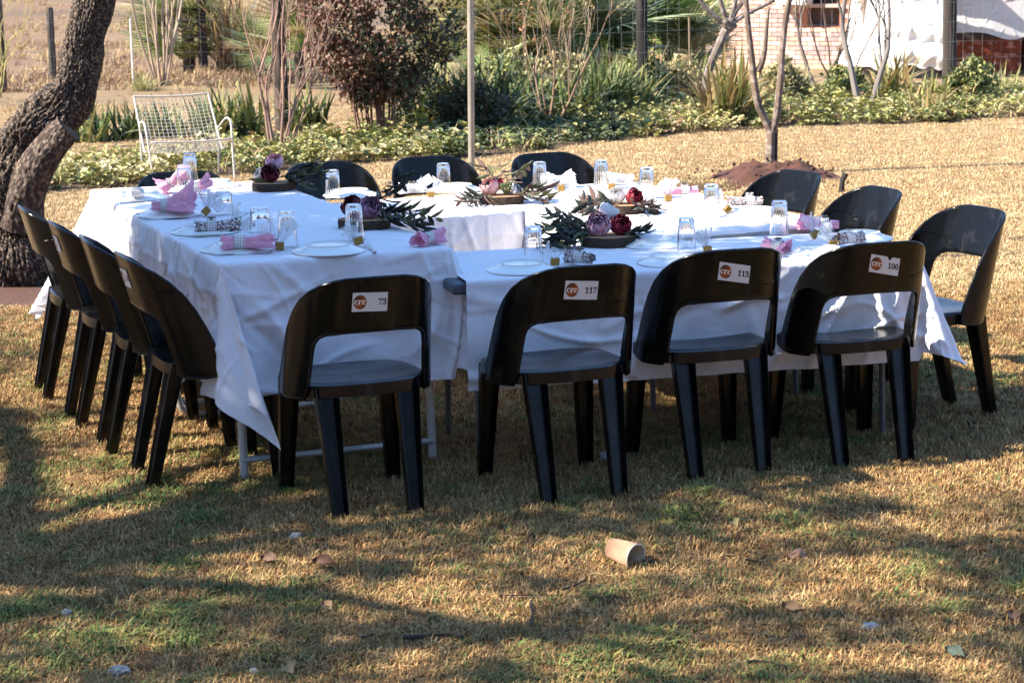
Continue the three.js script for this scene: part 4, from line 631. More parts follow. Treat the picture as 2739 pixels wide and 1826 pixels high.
centrepiece('B', 1152, 466, 'log slice with a blush rose and a curled green succulent', 0.094, 0.034, (g, y) => { rose(g, 'blush', -0.05, y + 0.036, 0.0, 1.15, 0.55, 0.35); rose(g, 'red', -0.02, y + 0.05, -0.02, 0.8, 0.3, 0); rose(g, 'white', 0.06, y + 0.02, -0.01, 0.85, 0.6, -0.8); for (let k = 0; k < 9; k++) { const a = k / 9 * 6.28, q = tube(spline([V(0.02, y + 0.005, 0.02), V(0.02 + Math.cos(a) * 0.02, y + 0.03, 0.02 + Math.sin(a) * 0.016), V(0.02 + Math.cos(a + 0.8) * 0.024, y + 0.05, 0.02 + Math.sin(a + 0.8) * 0.018), V(0.02 + Math.cos(a + 1.9) * 0.014, y + 0.045, 0.025 + Math.sin(a + 1.9) * 0.012)], 14), (t) => 0.0045 - 0.0035 * t, 6); part('succulent_leaf', q, leafGreen, g); } for (let k = 0; k < 4; k++) sprig(g, 0.05, y + 0.01, 0.01, 0.5 - 0.35 * k, 0.16, 0.4 - 0.12 * k, [leafBronze, leafOlive], 80 + k, 10); for (let k = 0; k < 3; k++) sprig(g, -0.05, y + 0.01, 0.02, 3.3 + 0.35 * k, 0.13, 0.1, [leafDark, leafBronze], 90 + k, 9); for (let k = 0; k < 3; k++) sprig(g, 0.01, y + 0.04, -0.01, 0.3 + 1.2 * k, 0.1, 1.35, [leafBronze, leafOlive], 95 + k, 9); });
centrepiece('D', 1437, 487, 'light log slice with a white and a red rose in full sun', 0.086, 0.034, (g, y) => { rose(g, 'white', -0.035, y + 0.035, 0.0, 1.0, 0.7, 0.25); rose(g, 'red', 0.035, y + 0.03, 0.01, 1.0, 0.8, -0.45); for (let k = 0; k < 5; k++) sprig(g, -0.03, y + 0.012, 0.02, 2.7 + 0.22 * k, 0.16, 0.3 - 0.06 * k, [leafDark, leafBronze], 100 + k, 11); for (let k = 0; k < 4; k++) sprig(g, 0.03, y + 0.008, 0.03, -0.2 - 0.3 * k, 0.1, 0.15, [leafBronze, leafDark], 110 + k, 8); });
centrepiece('C', 1397, 563, 'log slice with mauve, white and red roses and fanned dark leaves behind chair 117', 0.1, 0.037, (g, y) => { rose(g, 'pink', -0.035, y + 0.042, 0.0, 1.3, 1.05, 0.15); rose(g, 'red', 0.048, y + 0.036, -0.01, 1.12, 0.95, -0.3); rose(g, 'white', 0.005, y + 0.085, -0.05, 1.05, -0.2, -0.5); for (let k = 0; k < 9; k++) sprig(g, -0.05, y + 0.012, 0.0, 2.75 + 0.13 * k, 0.15 + 0.03 * (k % 3), 0.62 - 0.1 * k, [leafDark, leafDark, leafDark, leafOlive], 120 + k, 13); for (let k = 0; k < 2; k++) sprig(g, 0.06, y + 0.01, 0.02, 0.25 - 0.5 * k, 0.08, 0.4, [leafDark], 140 + k, 7); sprig(g, -0.03, y + 0.05, -0.02, 2.4, 0.1, 1.2, [leafDark], 150, 6); });

// ---------- litter on the lawn ----------
{
  const p = onGround(1432, 1296), g = thing('paper_cup', 'ribbed brown paper cup lying on its side in the grass', 'cup', p.clone().add(V(0, 0.037, 0)), 0);
  const r0 = 0.028, r1 = 0.04, L = 0.092; // axis along +x, mouth at +x
  const wall = grid(204, 6, (a, b) => { const th = a * 2 * Math.PI, r = lerp(r0, r1, b) + 0.0018 * Math.cos(th * 34) * (b > 0.04 && b < 0.95), dent = 1 - 0.1 * Math.max(0, Math.cos(th - 2.2)) * b; return [(b - 0.5) * L, Math.sin(th) * r * dent, Math.cos(th) * r, a, b]; });
  const inner = grid(48, 4, (a, b) => { const th = a * 2 * Math.PI, r = lerp(r0, r1, b) - 0.0022, dent = 1 - 0.1 * Math.max(0, Math.cos(th - 2.2)) * b; return [(b - 0.5) * L + 0.002, Math.sin(th) * r * dent, Math.cos(th) * r]; });
  const rim = tube(Array.from({ length: 49 }, (_, k) => { const th = k / 48 * 2 * Math.PI, d = 1 - 0.1 * Math.max(0, Math.cos(th - 2.2)); return V(L / 2 + 0.001, Math.sin(th) * r1 * d, Math.cos(th) * r1); }), 0.0026, 6, false);
  const bot = new THREE.CircleGeometry(r0, 32); bot.rotateY(-Math.PI / 2); bot.translate(-L / 2 + 0.006, 0, 0);
  const kraft = std([0.42, 0.24, 0.15], 0.85, { side: THREE.DoubleSide }), pap = std([0.66, 0.55, 0.42], 0.7, { side: THREE.DoubleSide });
  for (const [n, q, m] of [['ribbed_sleeve', wall, kraft], ['inner_wall', inner, pap], ['rim', rim, pap], ['base_disc', bot, pap]]) { q.rotateZ(-0.1); q.rotateY(-0.75); part(n, q, m, g); }
}
const stone = (px, py, w, h, dpt, c, label, rz = 0) => { const g = new THREE.IcosahedronGeometry(1, 3), p = g.attributes.position; for (let i = 0; i < p.count; i++) { const k = 1 + 0.28 * n3(p.getX(i) * 1.3 + px, p.getY(i) * 1.3, p.getZ(i) * 1.3) + 0.05 * n3(p.getX(i) * 5, p.getY(i) * 5 + px, p.getZ(i) * 5); p.setXYZ(i, p.getX(i) * k * w, p.getY(i) * k * h, p.getZ(i) * k * dpt); } g.computeVertexNormals(); g.rotateZ(rz); const m = solo('stone', g, std(c, 0.85), label, 'stone', 'stones lying on the lawn'); m.position.copy(onGround(px, py)).add(V(0, h * 0.55 + 0.008, 0)); };
stone(678, 1243, 0.02, 0.013, 0.012, [0.36, 0.32, 0.27], 'pale angular stone in the grass below chair 73', 0.4);
stone(272, 1556, 0.028, 0.014, 0.018, [0.3, 0.28, 0.26], 'grey rounded stone in the dry grass');
stone(582, 1552, 0.011, 0.008, 0.01, [0.5, 0.42, 0.32], 'tiny tan pebble in the dry grass');
stone(1832, 1288, 0.024, 0.017, 0.018, [0.34, 0.19, 0.12], 'reddish tan stone on the sunny grass', 0.3);
stone(1388, 1060, 0.016, 0.008, 0.012, [0.36, 0.34, 0.32], 'pale stone in the shade between chairs 117 and 113');
stone(1998, 1450, 0.022, 0.011, 0.014, [0.36, 0.34, 0.33], 'grey flat stone beside green weeds');
stone(152, 1420, 0.013, 0.012, 0.01, [0.38, 0.36, 0.34], 'small pale grey stone in the shaded grass', 0.8);
stone(120, 783, 0.02, 0.01, 0.02, [0.5, 0.47, 0.44], 'pale stone on the lawn beside the row of chairs');
const dryLeaf = grid(6, 8, (u, v) => { const a = (u - 0.5) * 2, w = 0.017 * Math.sin(Math.PI * v) * (1 + 0.15 * Math.sin(v * 14)); return [a * w, 0.006 + 0.012 * a * a + 0.008 * Math.sin(v * 3), (v - 0.5) * 0.06]; });
for (const [px, py, yaw, c, s, label] of [[668, 1550, 0.5, [0.36, 0.24, 0.13], 1.0, 'curled tan dry leaf in the grass'], [745, 1304, 1.3, [0.17, 0.085, 0.055], 1.2, 'reddish brown dry leaf in the sunny grass'], [620, 1295, 1.2, [0.14, 0.08, 0.055], 1, 'brown dead leaf beside the pale angular stone'], [1690, 1212, 0.3, [0.16, 0.14, 0.06], 0.9, 'olive dead leaf standing up in the grass'], [1820, 1408, 1.2, [0.2, 0.12, 0.07], 1.0, 'dark brown dead leaf near the reddish stone'], [2195, 1512, 0.8, [0.16, 0.2, 0.15], 1.0, 'grey-green fallen leaf in the grass'], [2335, 1430, 0.1, [0.22, 0.12, 0.07], 1.0, 'two-lobed tan leaf in the shaded grass'], [955, 930, 1.0, [0.12, 0.1, 0.06], 1.0, 'dark dead leaf under the tables'], [1390, 1055, 1.1, [0.4, 0.38, 0.35], 0.8, 'bleached leaf in the shade under chair 117'], [755, 1405, 0.6, [0.24, 0.15, 0.085], 0.9, 'forked tan leaf in the shaded strip']]) { const m = solo('dry_leaf', dryLeaf, std(c, 0.9, { side: THREE.DoubleSide }), label, 'leaf', 'fallen leaves on the lawn'); m.position.copy(onGround(px, py)).add(V(0, 0.006, 0)); m.rotation.set(0.3, yaw, 0.3); m.scale.setScalar(s); }
const twigMat = std([0.035, 0.024, 0.018], 0.9);
for (const [l, r, label] of [[[[925, 1481], [960, 1479], [1000, 1474], [1040, 1473], [1062, 1479]], 0.0052, 'dark bent stick lying on the sunny grass'], [[[1715, 1538], [1745, 1536], [1780, 1541], [1805, 1549]], 0.004, 'brown curved twig near the grass tuft'], [[[830, 1482], [848, 1476], [858, 1473]], 0.003, 'short dark twig pointing at the bent stick'], [[[1290, 1370], [1315, 1362], [1340, 1350]], 0.003, 'thin dark twig in the shade in front of the cup'], [[[1220, 1400], [1222, 1425], [1219, 1455]], 0.0035, 'knobbly twig lying lengthways in the grass'], [[[1712, 1300], [1740, 1303], [1770, 1310]], 0.003, 'brown twig beside the reddish stone'], [[[265, 1424], [280, 1421], [292, 1420]], 0.003, 'short dark twig in the left shaded strip'], [[[1150, 1383], [1250, 1382], [1340, 1386], [1450, 1388]], 0.0012, 'long thin wiry stem lying across the shaded grass']]) { const pts = l.map(([x, y]) => onGround(x, y).add(V(0, 0.02, 0))); solo('twig', tube(spline(pts, 24), (t) => r * (0.9 + 0.3 * Math.sin(t * 9)), 7), twigMat, label, 'twig', 'twigs lying on the lawn'); }
// ---------- garden bed ----------
{ // low leafy ground cover
  const R = rng(61), heart = (s) => { const g = grid(4, 4, (u, v) => { const a = (u - 0.5) * 2, w = s * 0.5 * Math.pow(Math.sin(Math.PI * (0.1 + 0.82 * v)), 0.7); return [a * w, 0.25 * s * a * a, s * (v - 0.1)]; }); return g; };
  const cluster = (seed, tall) => { const r = rng(seed), gs = []; for (let k = 0; k < 9; k++) { const g = heart(0.034 + 0.03 * r()), a = r() * 6.28, q = 0.10 * Math.sqrt(r()), y = tall * (0.25 + 0.75 * r()), t = 0.5 + 0.9 * r(); g.rotateX(-0.6 + 1.1 * r()); g.rotateY(r() * 6.28); g.translate(Math.cos(a) * q, y, Math.sin(a) * q); colored(g, () => [t, t, t]); gs.push(g); if (k % 3 === 0) gs.push(colored(rod(V(Math.cos(a) * q * 0.5, 0, Math.sin(a) * q * 0.5), V(Math.cos(a) * q, y, Math.sin(a) * q), 0.0022, 3), () => [0.7, 0.6, 0.4])); } return merge(gs); };
  const lists = [[], [], []], pal = [[0.30, 0.28, 0.085], [0.18, 0.20, 0.055], [0.46, 0.40, 0.2], [0.09, 0.12, 0.035], [0.30, 0.20, 0.11], [0.055, 0.08, 0.025]];
  for (let k = 0; k < 13000; k++) { const x = -4.6 + 12 * R(), d = 15.8 + 10.5 * R(), b = inBed(x, d); if (R() > b * (0.35 + 0.65 * sstep(-0.35, 0.25, n2(x * 1.4, d * 1.4)))) continue; const sh = n2(x * 0.6 + 20, d * 0.6), i = clamp(Math.floor(2 + 2.2 * sh + 2.4 * (R() - 0.5)), 0, 5); lists[k % 3].push([x, d, 0.55 + 0.55 * R() + 0.6 * R() ** 4, pal[x > -0.6 && x < 1.2 && R() < 0.75 ? (R() < 0.5 ? 3 : 5) : [2, 0, 1, 0, 4, 3][i]]]); }
  [cluster(1, 0.11), cluster(2, 0.17), cluster(3, 0.07)].forEach((g, i) => { const o = scatter('ground_cover', ['yellow-green heart-shaped ground cover filling the garden bed', 'taller leafy ground cover in the garden bed', 'low creeping leaves along the bed edge'][i], g, foliageMat, lists[i]); o.userData.category = 'ground cover'; });
}
{ // dry tufts and seedlings that break up the bed
  const R = rng(63), a = [], b = []; for (let k = 0; k < 2600; k++) { const x = -4.6 + 12 * R(), d = 15.8 + 10.8 * R(); if (R() > inBed(x, d) * sstep(-0.3, 0.5, n2(x * 0.9 + 31, d * 0.9))) continue; (R() < 0.6 ? a : b).push([x, d, 0.5 + 0.8 * R(), R() < 0.6 ? [0.42, 0.31, 0.16] : R() < 0.5 ? [0.13, 0.16, 0.05] : [0.30, 0.26, 0.1]]); }
  scatter('bed_grass', 'dry tufts standing up through the ground cover', tuftGeo(9, 16, 0.07, 0.12, 0.34, 0.004), grassMat, a); scatter('bed_grass', 'ragged blades at the edge of the garden bed', tuftGeo(10, 12, 0.09, 0.08, 0.24, 0.006), grassMat, b);
}
const blade = (len, w, bend, fold = 0.25, n = 7) => grid(2, n, (u, v) => { const a = (u - 0.5) * 2, wd = w * 0.5 * (v < 0.15 ? 0.6 + 0.4 * v / 0.15 : Math.pow(1 - (v - 0.15) / 0.85, 0.7)), th = bend * v; return [a * wd, len * (Math.sin(th + 1e-3) / (bend + 1e-3)) , len * (1 - Math.cos(th)) / (bend + 1e-3) * 1 + fold * Math.abs(a) * wd]; });
const bladeSet = (l, w) => [0.15, 0.5, 0.9, 1.4].map((b) => blade(l, w, b));
function strapPlant(name, label, cat, pos, n, len, w, mats, seed, o = {}) {
  const R = rng(seed), t = thing(name, label, cat, pos, 0, o.group), set = bladeSet(len, w);
  for (let i = 0; i < n; i++) { const m = new THREE.Mesh(set[Math.floor(R() * 4)], mats[Math.floor(R() * mats.length)]); m.name = 'leaf'; m.rotation.order = 'YXZ'; m.rotation.set((o.lean ?? 0.5) * R(), R() * 6.283, 0.2 * (R() - 0.5)); const a = R() * 6.283, r = (o.spread ?? 0.12) * Math.sqrt(R()); m.position.set(Math.cos(a) * r, -0.02, Math.sin(a) * r); m.scale.set(0.8 + 0.5 * R(), 0.6 + 0.55 * R(), 1); t.add(m); }
  return t;
}
const agaMats = [leafMat([0.06, 0.10, 0.028]), leafMat([0.12, 0.17, 0.045]), leafMat([0.04, 0.065, 0.02]), leafMat([0.30, 0.27, 0.09]), leafMat([0.20, 0.22, 0.06])];
const flaxMats = [leafMat([0.20, 0.19, 0.045]), leafMat([0.26, 0.17, 0.06]), leafMat([0.13, 0.15, 0.035]), leafMat([0.40, 0.26, 0.11]), leafMat([0.36, 0.34, 0.12])];
for (const [px, py, n, len, label] of [[205, 325, 46, 0.36, 'dark strap-leaved clump beside the tree trunk'], [262, 320, 46, 0.36, 'dark strap-leaved clump left of the wire lounge chair'], [330, 316, 40, 0.34, 'strap-leaved clump close behind the wire lounge chair back'], [405, 312, 40, 0.34, 'strap-leaved clump behind the middle of the wire chair'], [500, 318, 60, 0.5, 'tall dark strap-leaved clump beside the wire lounge chair'], [560, 315, 60, 0.48, 'dark strap-leaved clump behind the bare shrub'], [700, 300, 54, 0.42, 'strap-leaved clump between wooden post and red bush'], [985, 300, 70, 0.5, 'dark strap-leaved clump beside the red bush'], [1060, 305, 80, 0.55, 'dense dark clump at the foot of the grey pole'], [1130, 300, 80, 0.55, 'dense dark strap-leaved clump next to the rose bush'], [1200, 285, 60, 0.5, 'strap-leaved clump with yellowed leaves before the rose bush'], [1385, 265, 90, 0.55, 'arching dark green clump at the foot of the black post'], [1450, 262, 60, 0.45, 'low arching green clump beyond the black post'], [1330, 282, 60, 0.5, 'green clump between rose bush and black post']]) strapPlant('strap_leaf_plant', label, 'plant', onGround(px, py), n * 1.3, px > 950 ? len * 1.5 : len * 1.25, 0.042, agaMats, px, { group: 'dark strap-leaved clumps in the bed', lean: 0.62, spread: 0.22 });
strapPlant('flax_plant', 'upright sword-leaved plant with brown cut leaves beside the pruned grey tree', 'plant', onGround(1668, 285), 90, 0.82, 0.055, flaxMats, 5, { group: 'sword-leaved plants', lean: 0.28, spread: 0.22 });
strapPlant('flax_plant', 'smaller sword-leaved plant with browned tips beside the first one', 'plant', onGround(1712, 275), 50, 0.72, 0.05, flaxMats, 6, { group: 'sword-leaved plants', lean: 0.35, spread: 0.15 });
strapPlant('flax_plant', 'sword-leaved plant with red-tipped leaves in front of the white sheet', 'plant', onGround(2050, 235), 60, 0.75, 0.05, flaxMats, 7, { group: 'sword-leaved plants', lean: 0.6, spread: 0.18 });
strapPlant('flax_plant', 'ragged sword-leaved plant at the foot of the thick post', 'plant', onGround(2130, 262), 54, 0.5, 0.04, flaxMats, 8, { group: 'sword-leaved plants', lean: 0.5, spread: 0.2 });
strapPlant('flax_plant', 'small brownish sword-leaved plant at the bed edge by the thick post', 'plant', onGround(2145, 275), 40, 0.38, 0.03, flaxMats, 9, { group: 'sword-leaved plants', lean: 0.6, spread: 0.2 });
// leafy shrubs and spiky clumps filling the middle of the bed
for (const [px, py, s, c, label] of [[1185, 268, 0.95, 0, 'rounded yellow-green shrub beside the grey pole'], [1290, 258, 0.9, 1, 'yellowed leafy shrub among the rose stems'], [1475, 250, 0.8, 0, 'low leafy shrub right of the black post'], [1555, 246, 0.75, 1, 'pale leafy shrub at the thin stake'], [1800, 240, 0.6, 1, 'low dry leafy shrub before the brick wall'], [1940, 238, 0.55, 0, 'small green shrub under the bare rose stems'], [2230, 238, 0.6, 0, 'small green shrub beyond the thick post']]) {
  const R = rng(px + 1), p = onGround(px, py), cl = []; for (let k = 0; k < 80; k++) { const a = R() * 6.283, r = 0.42 * s * Math.sqrt(R()), y = 0.08 + 0.72 * s * Math.pow(R(), 0.8) * (1 - 0.5 * (r / (0.42 * s)) ** 2); cl.push({ x: Math.cos(a) * r, y, z: Math.sin(a) * r * 0.8, r: 0.08 }); }
  const t = thing('leafy_shrub', label, 'shrub', p, 0, 'leafy shrubs in the garden bed'), cs = [[[0.30, 0.31, 0.08], [0.14, 0.18, 0.045], [0.42, 0.38, 0.15], [0.08, 0.11, 0.03]], [[0.42, 0.34, 0.15], [0.28, 0.25, 0.09], [0.5, 0.4, 0.2], [0.16, 0.16, 0.05]]][c];
  part('foliage', leafCloud(R, cl, 24, 0.1, 0.065, (r) => { const q = cs[Math.floor(r() * 4)], k = 0.75 + 0.5 * r(); return q.map((v) => v * k); }), foliageMat, t);
  for (let k = 0; k < 4; k++) part('stem', colored(rod(V(0, -0.03, 0), V((R() - 0.5) * 0.5 * s, 0.6 * s, (R() - 0.5) * 0.4 * s), 0.008, 5), () => [0.14, 0.1, 0.07]), barkMat, t);
}
const spikyMats = [leafMat([0.42, 0.38, 0.16]), leafMat([0.30, 0.31, 0.10]), leafMat([0.52, 0.44, 0.24]), leafMat([0.16, 0.2, 0.06])];
for (const [px, py, len, label] of [[1000, 240, 0.8, 'spiky pale tussock behind the dark clump at the red bush'], [1150, 248, 0.85, 'spiky yellow-green tussock behind the pole'], [1395, 240, 0.8, 'spiky tussock touching the black post'], [1500, 232, 0.75, 'spiky dry tussock below the yellowish palm'], [1585, 228, 0.7, 'spiky tussock behind the thin stake'], [1770, 236, 0.5, 'low spiky tussock behind the sapling'], [1835, 232, 0.5, 'low grassy tussock before the brick wall'], [2230, 222, 0.5, 'grassy tussock in front of the rust-red oven'], [2300, 225, 0.45, 'short grassy tussock at the kerb step'], [330, 208, 0.35, 'short dry tussock at the foot of the pale-stemmed shrub']]) strapPlant('spiky_tussock', label, 'plant', onGround(px, py), 90, len, 0.016, spikyMats, px + 3, { group: 'spiky tussocks in the bed', lean: 0.7, spread: 0.14 });
// fan palms
const fanMats = [leafMat([0.22, 0.31, 0.07]), leafMat([0.32, 0.36, 0.12]), leafMat([0.44, 0.41, 0.19]), leafMat([0.08, 0.13, 0.03])], fanDry = [leafMat([0.38, 0.27, 0.14]), leafMat([0.45, 0.33, 0.18])];
function fanGeo(n, len, arc) { const gs = [rod(V(0, 0, 0), V(0, 0.35, 0), 0.008, 4)]; for (let i = 0; i < n; i++) { const a = (i / (n - 1) - 0.5) * arc, b = blade(len * (0.8 + 0.2 * Math.cos(a)), 0.032, 0.25, 0.4, 4); b.rotateZ(-a); b.translate(0, 0.34, 0); gs.push(b); } return merge(gs); }
const fans = [fanGeo(20, 0.62, 3.4), fanGeo(16, 0.55, 2.6), fanGeo(22, 0.66, 4.0)];
function fanPalm(label, pos, n, s, seed, dry = 0.2) { const R = rng(seed), t = thing('fan_palm', label, 'palm', pos, 0, 'bushy fan palms along the fence'); for (let i = 0; i < n; i++) { const m = new THREE.Mesh(fans[i % 3], R() < dry ? fanDry[i % 2] : fanMats[Math.floor(R() * 4)]); m.name = 'leaf'; m.rotation.order = 'YXZ'; m.rotation.set(0.1 + 1.25 * Math.pow(R(), 0.8), R() * 6.283, 0.3 * (R() - 0.5)); m.position.set(0.12 * (R() - 0.5), 0.1 + 0.55 * R() * s, 0.12 * (R() - 0.5)); m.scale.setScalar(s * (0.75 + 0.4 * R())); t.add(m); } part('stem', tube([V(0, -0.05, 0), V(0, 0.4 * s, 0), V(0, 0.75 * s, 0)], 0.07 * s, 8), std([0.08, 0.055, 0.04], 0.95), t); return t; }
fanPalm('large fan palm behind the wire fence, half green', onGround(435, 172), 36, 1.4, 71); fanPalm('small bright green fan palm in front of the dry reeds', onGround(608, 188), 22, 0.8, 72); fanPalm('narrow green fan palm just behind the tall wooden post', onGround(690, 205), 22, 1.05, 73, 0.1);
fanPalm('big spiky fan palm right of the grey pole', onGround(1165, 222), 52, 1.6, 74); fanPalm('tall green fan palm behind the rose bush', onGround(1310, 205), 54, 1.75, 75); fanPalm('yellowish fan palm between the black post and the thin stake', onGround(1535, 196), 40, 1.3, 76, 0.35); fanPalm('dry fan palm behind the red bush', onGround(1010, 205), 24, 1.05, 77, 0.55); fanPalm('dry drooping palm left of the brick wall', onGround(1610, 178), 26, 1.1, 78, 0.6); fanPalm('yellow-green fan palm between the two tall ones', onGround(1238, 228), 30, 1.1, 90, 0.3); fanPalm('fan palm low in front of the big spiky one', onGround(1110, 250), 20, 0.7, 79, 0.3);
{ // tall dry reed clump
  const R = rng(81), t = thing('dry_reed_clump', 'tall clump of dry tan reeds behind the wire fence', 'reeds', onGround(538, 172)), set = bladeSet(1.9, 0.035), ms = [leafMat([0.50, 0.34, 0.16]), leafMat([0.38, 0.2, 0.09]), leafMat([0.62, 0.46, 0.24]), leafMat([0.16, 0.09, 0.05])];
  for (let i = 0; i < 150; i++) { const m = new THREE.Mesh(set[Math.floor(R() * 3)], ms[Math.floor(R() * 4)]); m.name = 'reed'; m.rotation.order = 'YXZ'; m.rotation.set(0.42 * R(), R() * 6.283, 0); const a = R() * 6.283, r = 0.3 * Math.sqrt(R()); m.position.set(Math.cos(a) * r, -0.02, Math.sin(a) * r); m.scale.set(1, 0.6 + 0.5 * R(), 1); t.add(m); }
}
function shrub(name, label, pos, stems, h, rad, seed, col, o = {}) { // bare multi-stemmed shrub
  const R = rng(seed), t = thing(name, label, o.cat ?? 'shrub', pos, 0, o.group), tips = [];
  for (let i = 0; i < stems; i++) { const gs = [], a = R() * 6.283, sp = (o.spread ?? 0.35) * (0.3 + R()); branchTree(R, V(0.06 * Math.cos(a), -0.03, 0.06 * Math.sin(a)), V(Math.cos(a) * sp, 1, Math.sin(a) * sp).normalize(), h * (0.55 + 0.3 * R()), rad * (0.7 + 0.5 * R()), o.depth ?? 2, gs, tips, { wob: o.wob ?? 0.28, taper: 0.68, kids: o.kids ?? 2, spread: o.fork ?? 0.9 }); const c = 0.8 + 0.4 * R(); part('stem', colored(merge(gs), (x, y, z) => { const k = c * (0.85 + 0.3 * n3(x * 20, y * 8, z * 20)); return col.map((v) => v * k); }), barkMat, t); }
  if (o.leaves) part('leaves', leafCloud(R, tips.map((p) => ({ x: p.x, y: p.y, z: p.z })), o.leaves, o.lr ?? 0.12, o.ls ?? 0.05, (r) => { const c = o.lc[Math.floor(r() * o.lc.length)], k = 0.7 + 0.6 * r(); return c.map((v) => v * k); }), foliageMat, t);
  return t;
}
shrub('bare_shrub', 'bare pinkish-stemmed shrub in front of the tall wooden post', onGround(640, 352), 9, 0.95, 0.013, 91, [0.33, 0.2, 0.15], { spread: 0.5, depth: 2 });
shrub('bare_shrub', 'tall pale-stemmed shrub cut near the ground, beside the large fan palm', onGround(372, 196), 11, 1.9, 0.02, 92, [0.42, 0.31, 0.22], { spread: 0.32, depth: 2, wob: 0.16, fork: 0.7 });
shrub('rose_bush', 'leggy rose bush with a few orange leaves between pole and black post', onGround(1262, 290), 5, 1.15, 0.013, 93, [0.3, 0.19, 0.12], { spread: 0.35, leaves: 4, lr: 0.1, ls: 0.05, lc: [[0.3, 0.12, 0.05], [0.2, 0.18, 0.05], [0.34, 0.22, 0.1]], depth: 2 });
shrub('rose_bush', 'thin bare rose bush before the tall green fan palm', onGround(1320, 275), 4, 0.85, 0.009, 94, [0.34, 0.24, 0.15], { spread: 0.4, leaves: 3, lr: 0.08, ls: 0.04, lc: [[0.2, 0.18, 0.05], [0.34, 0.22, 0.1]] });
shrub('rose_bush', 'pruned V-shaped rose bush in front of the brick wall', onGround(1885, 205), 2, 1.0, 0.03, 95, [0.22, 0.17, 0.14], { spread: 0.5, depth: 2, kids: 2, leaves: 1, lc: [[0.2, 0.17, 0.04]], ls: 0.06 });
shrub('rose_bush', 'knobbly grey rose bush in front of the white sheet', onGround(1990, 246), 2, 1.15, 0.034, 96, [0.26, 0.22, 0.2], { spread: 0.3, depth: 3, kids: 2, leaves: 1, lc: [[0.2, 0.17, 0.04]], ls: 0.06 });
shrub('rose_bush', 'thin dark stems at the window corner of the brick wall', onGround(1930, 215), 4, 1.3, 0.014, 97, [0.16, 0.1, 0.08], { spread: 0.25, depth: 2 });
{ // pruned pollarded tree
  const D = 22.4, pt = (x, y) => atDepth(x, y, D), t = thing('pruned_tree', 'grey-barked pruned tree with a knuckle of cut branches', 'tree', V(0, 0, 0)), s = D / 4743, g = (l, a, b) => bark(tube(spline(l.map(([x, y]) => pt(x, y)), 20), (u) => s * lerp(a, b, u), 9, true, ruggedBark(0.12, 10)), [0.17, 0.13, 0.11], [0.36, 0.31, 0.28], 0.1, 20);
  part('trunk', g([[1612, 300], [1618, 240], [1622, 190], [1632, 150], [1650, 110], [1665, 75], [1672, 60]], 8, 11), barkMat, t); part('knuckle', (() => { const q = new THREE.IcosahedronGeometry(s * 17, 3), p = q.attributes.position; for (let i = 0; i < p.count; i++) { const k = 1 + 0.3 * n3(p.getX(i) * 14, p.getY(i) * 14, p.getZ(i) * 14); p.setXYZ(i, p.getX(i) * k, p.getY(i) * k, p.getZ(i) * k); } q.computeVertexNormals(); const c = pt(1674, 55); q.translate(c.x, c.y, c.z); q.deleteAttribute('uv'); return bark(q, [0.14, 0.1, 0.08], [0.32, 0.26, 0.22], 0.1, 25); })(), barkMat, t);
  for (const l of [[[1672, 60], [1640, 35], [1615, 10], [1590, -30]], [[1672, 55], [1660, 20], [1650, -20], [1645, -80]], [[1676, 50], [1695, 20], [1715, -5], [1745, -40]], [[1678, 56], [1710, 35], [1745, 18], [1780, 0]], [[1675, 50], [1688, 10], [1690, -40], [1700, -110]]]) part('branch', g(l, 6, 3.5), barkMat, t);
}
{ // red-leaved bush
  const R = rng(101), c = onGround(868, 322), t = thing('red_leaved_bush', 'tall bush with reddish-brown leaves turning dark green on one side', 'bush', V(0, 0, 0)), stems = [], cl = [];
  for (let k = 0; k < 16; k++) { const a = R() * 6.28, r = 0.25 * Math.sqrt(R()), e = V(c.x + 0.06 + (R() - 0.5) * 1.15, 1.0 + 0.9 * R(), c.z + (R() - 0.5) * 1.0); part('stem', colored(tube(spline([V(c.x + Math.cos(a) * r, -0.05, c.z + Math.sin(a) * r), V(c.x + Math.cos(a) * r * 1.3, 0.5, c.z + Math.sin(a) * r * 1.2), e], 10), (u) => 0.014 - 0.008 * u, 5), () => [0.16, 0.085, 0.06]), barkMat, t); stems.push(e); }
  for (let k = 0; k < 560; k++) { const y = 0.36 + 1.95 * R(), w = 0.74 * Math.pow(Math.sin(Math.PI * clamp((y - 0.2) / 2.3, 0.05, 0.97)), 0.5) * (y < 0.9 ? 0.72 + 0.28 * (y - 0.42) / 0.48 : 1), a = R() * 6.28, r = w * Math.sqrt(R()); cl.push({ x: c.x + 0.04 + Math.cos(a) * r * 1.12, y, z: c.z + Math.sin(a) * r * 0.85, r: 0.08 + 0.07 * R() }); }
  part('crown', leafCloud(R, cl, 36, 0.12, 0.056, (r, q) => { const red = sstep(0.35, -0.35, (q.x - c.x) + 0.35 * n3(q.x * 3, q.y * 3, q.z * 3)), k = 0.65 + 0.7 * r(); return r() < red * 0.95 ? (r() < 0.3 ? [0.25 * k, 0.125 * k, 0.075 * k] : [0.13 * k, 0.052 * k, 0.028 * k]) : r() < 0.25 ? [0.14 * k, 0.06 * k, 0.03 * k] : [0.05 * k, 0.06 * k, 0.02 * k]; }), foliageMat, t);
}
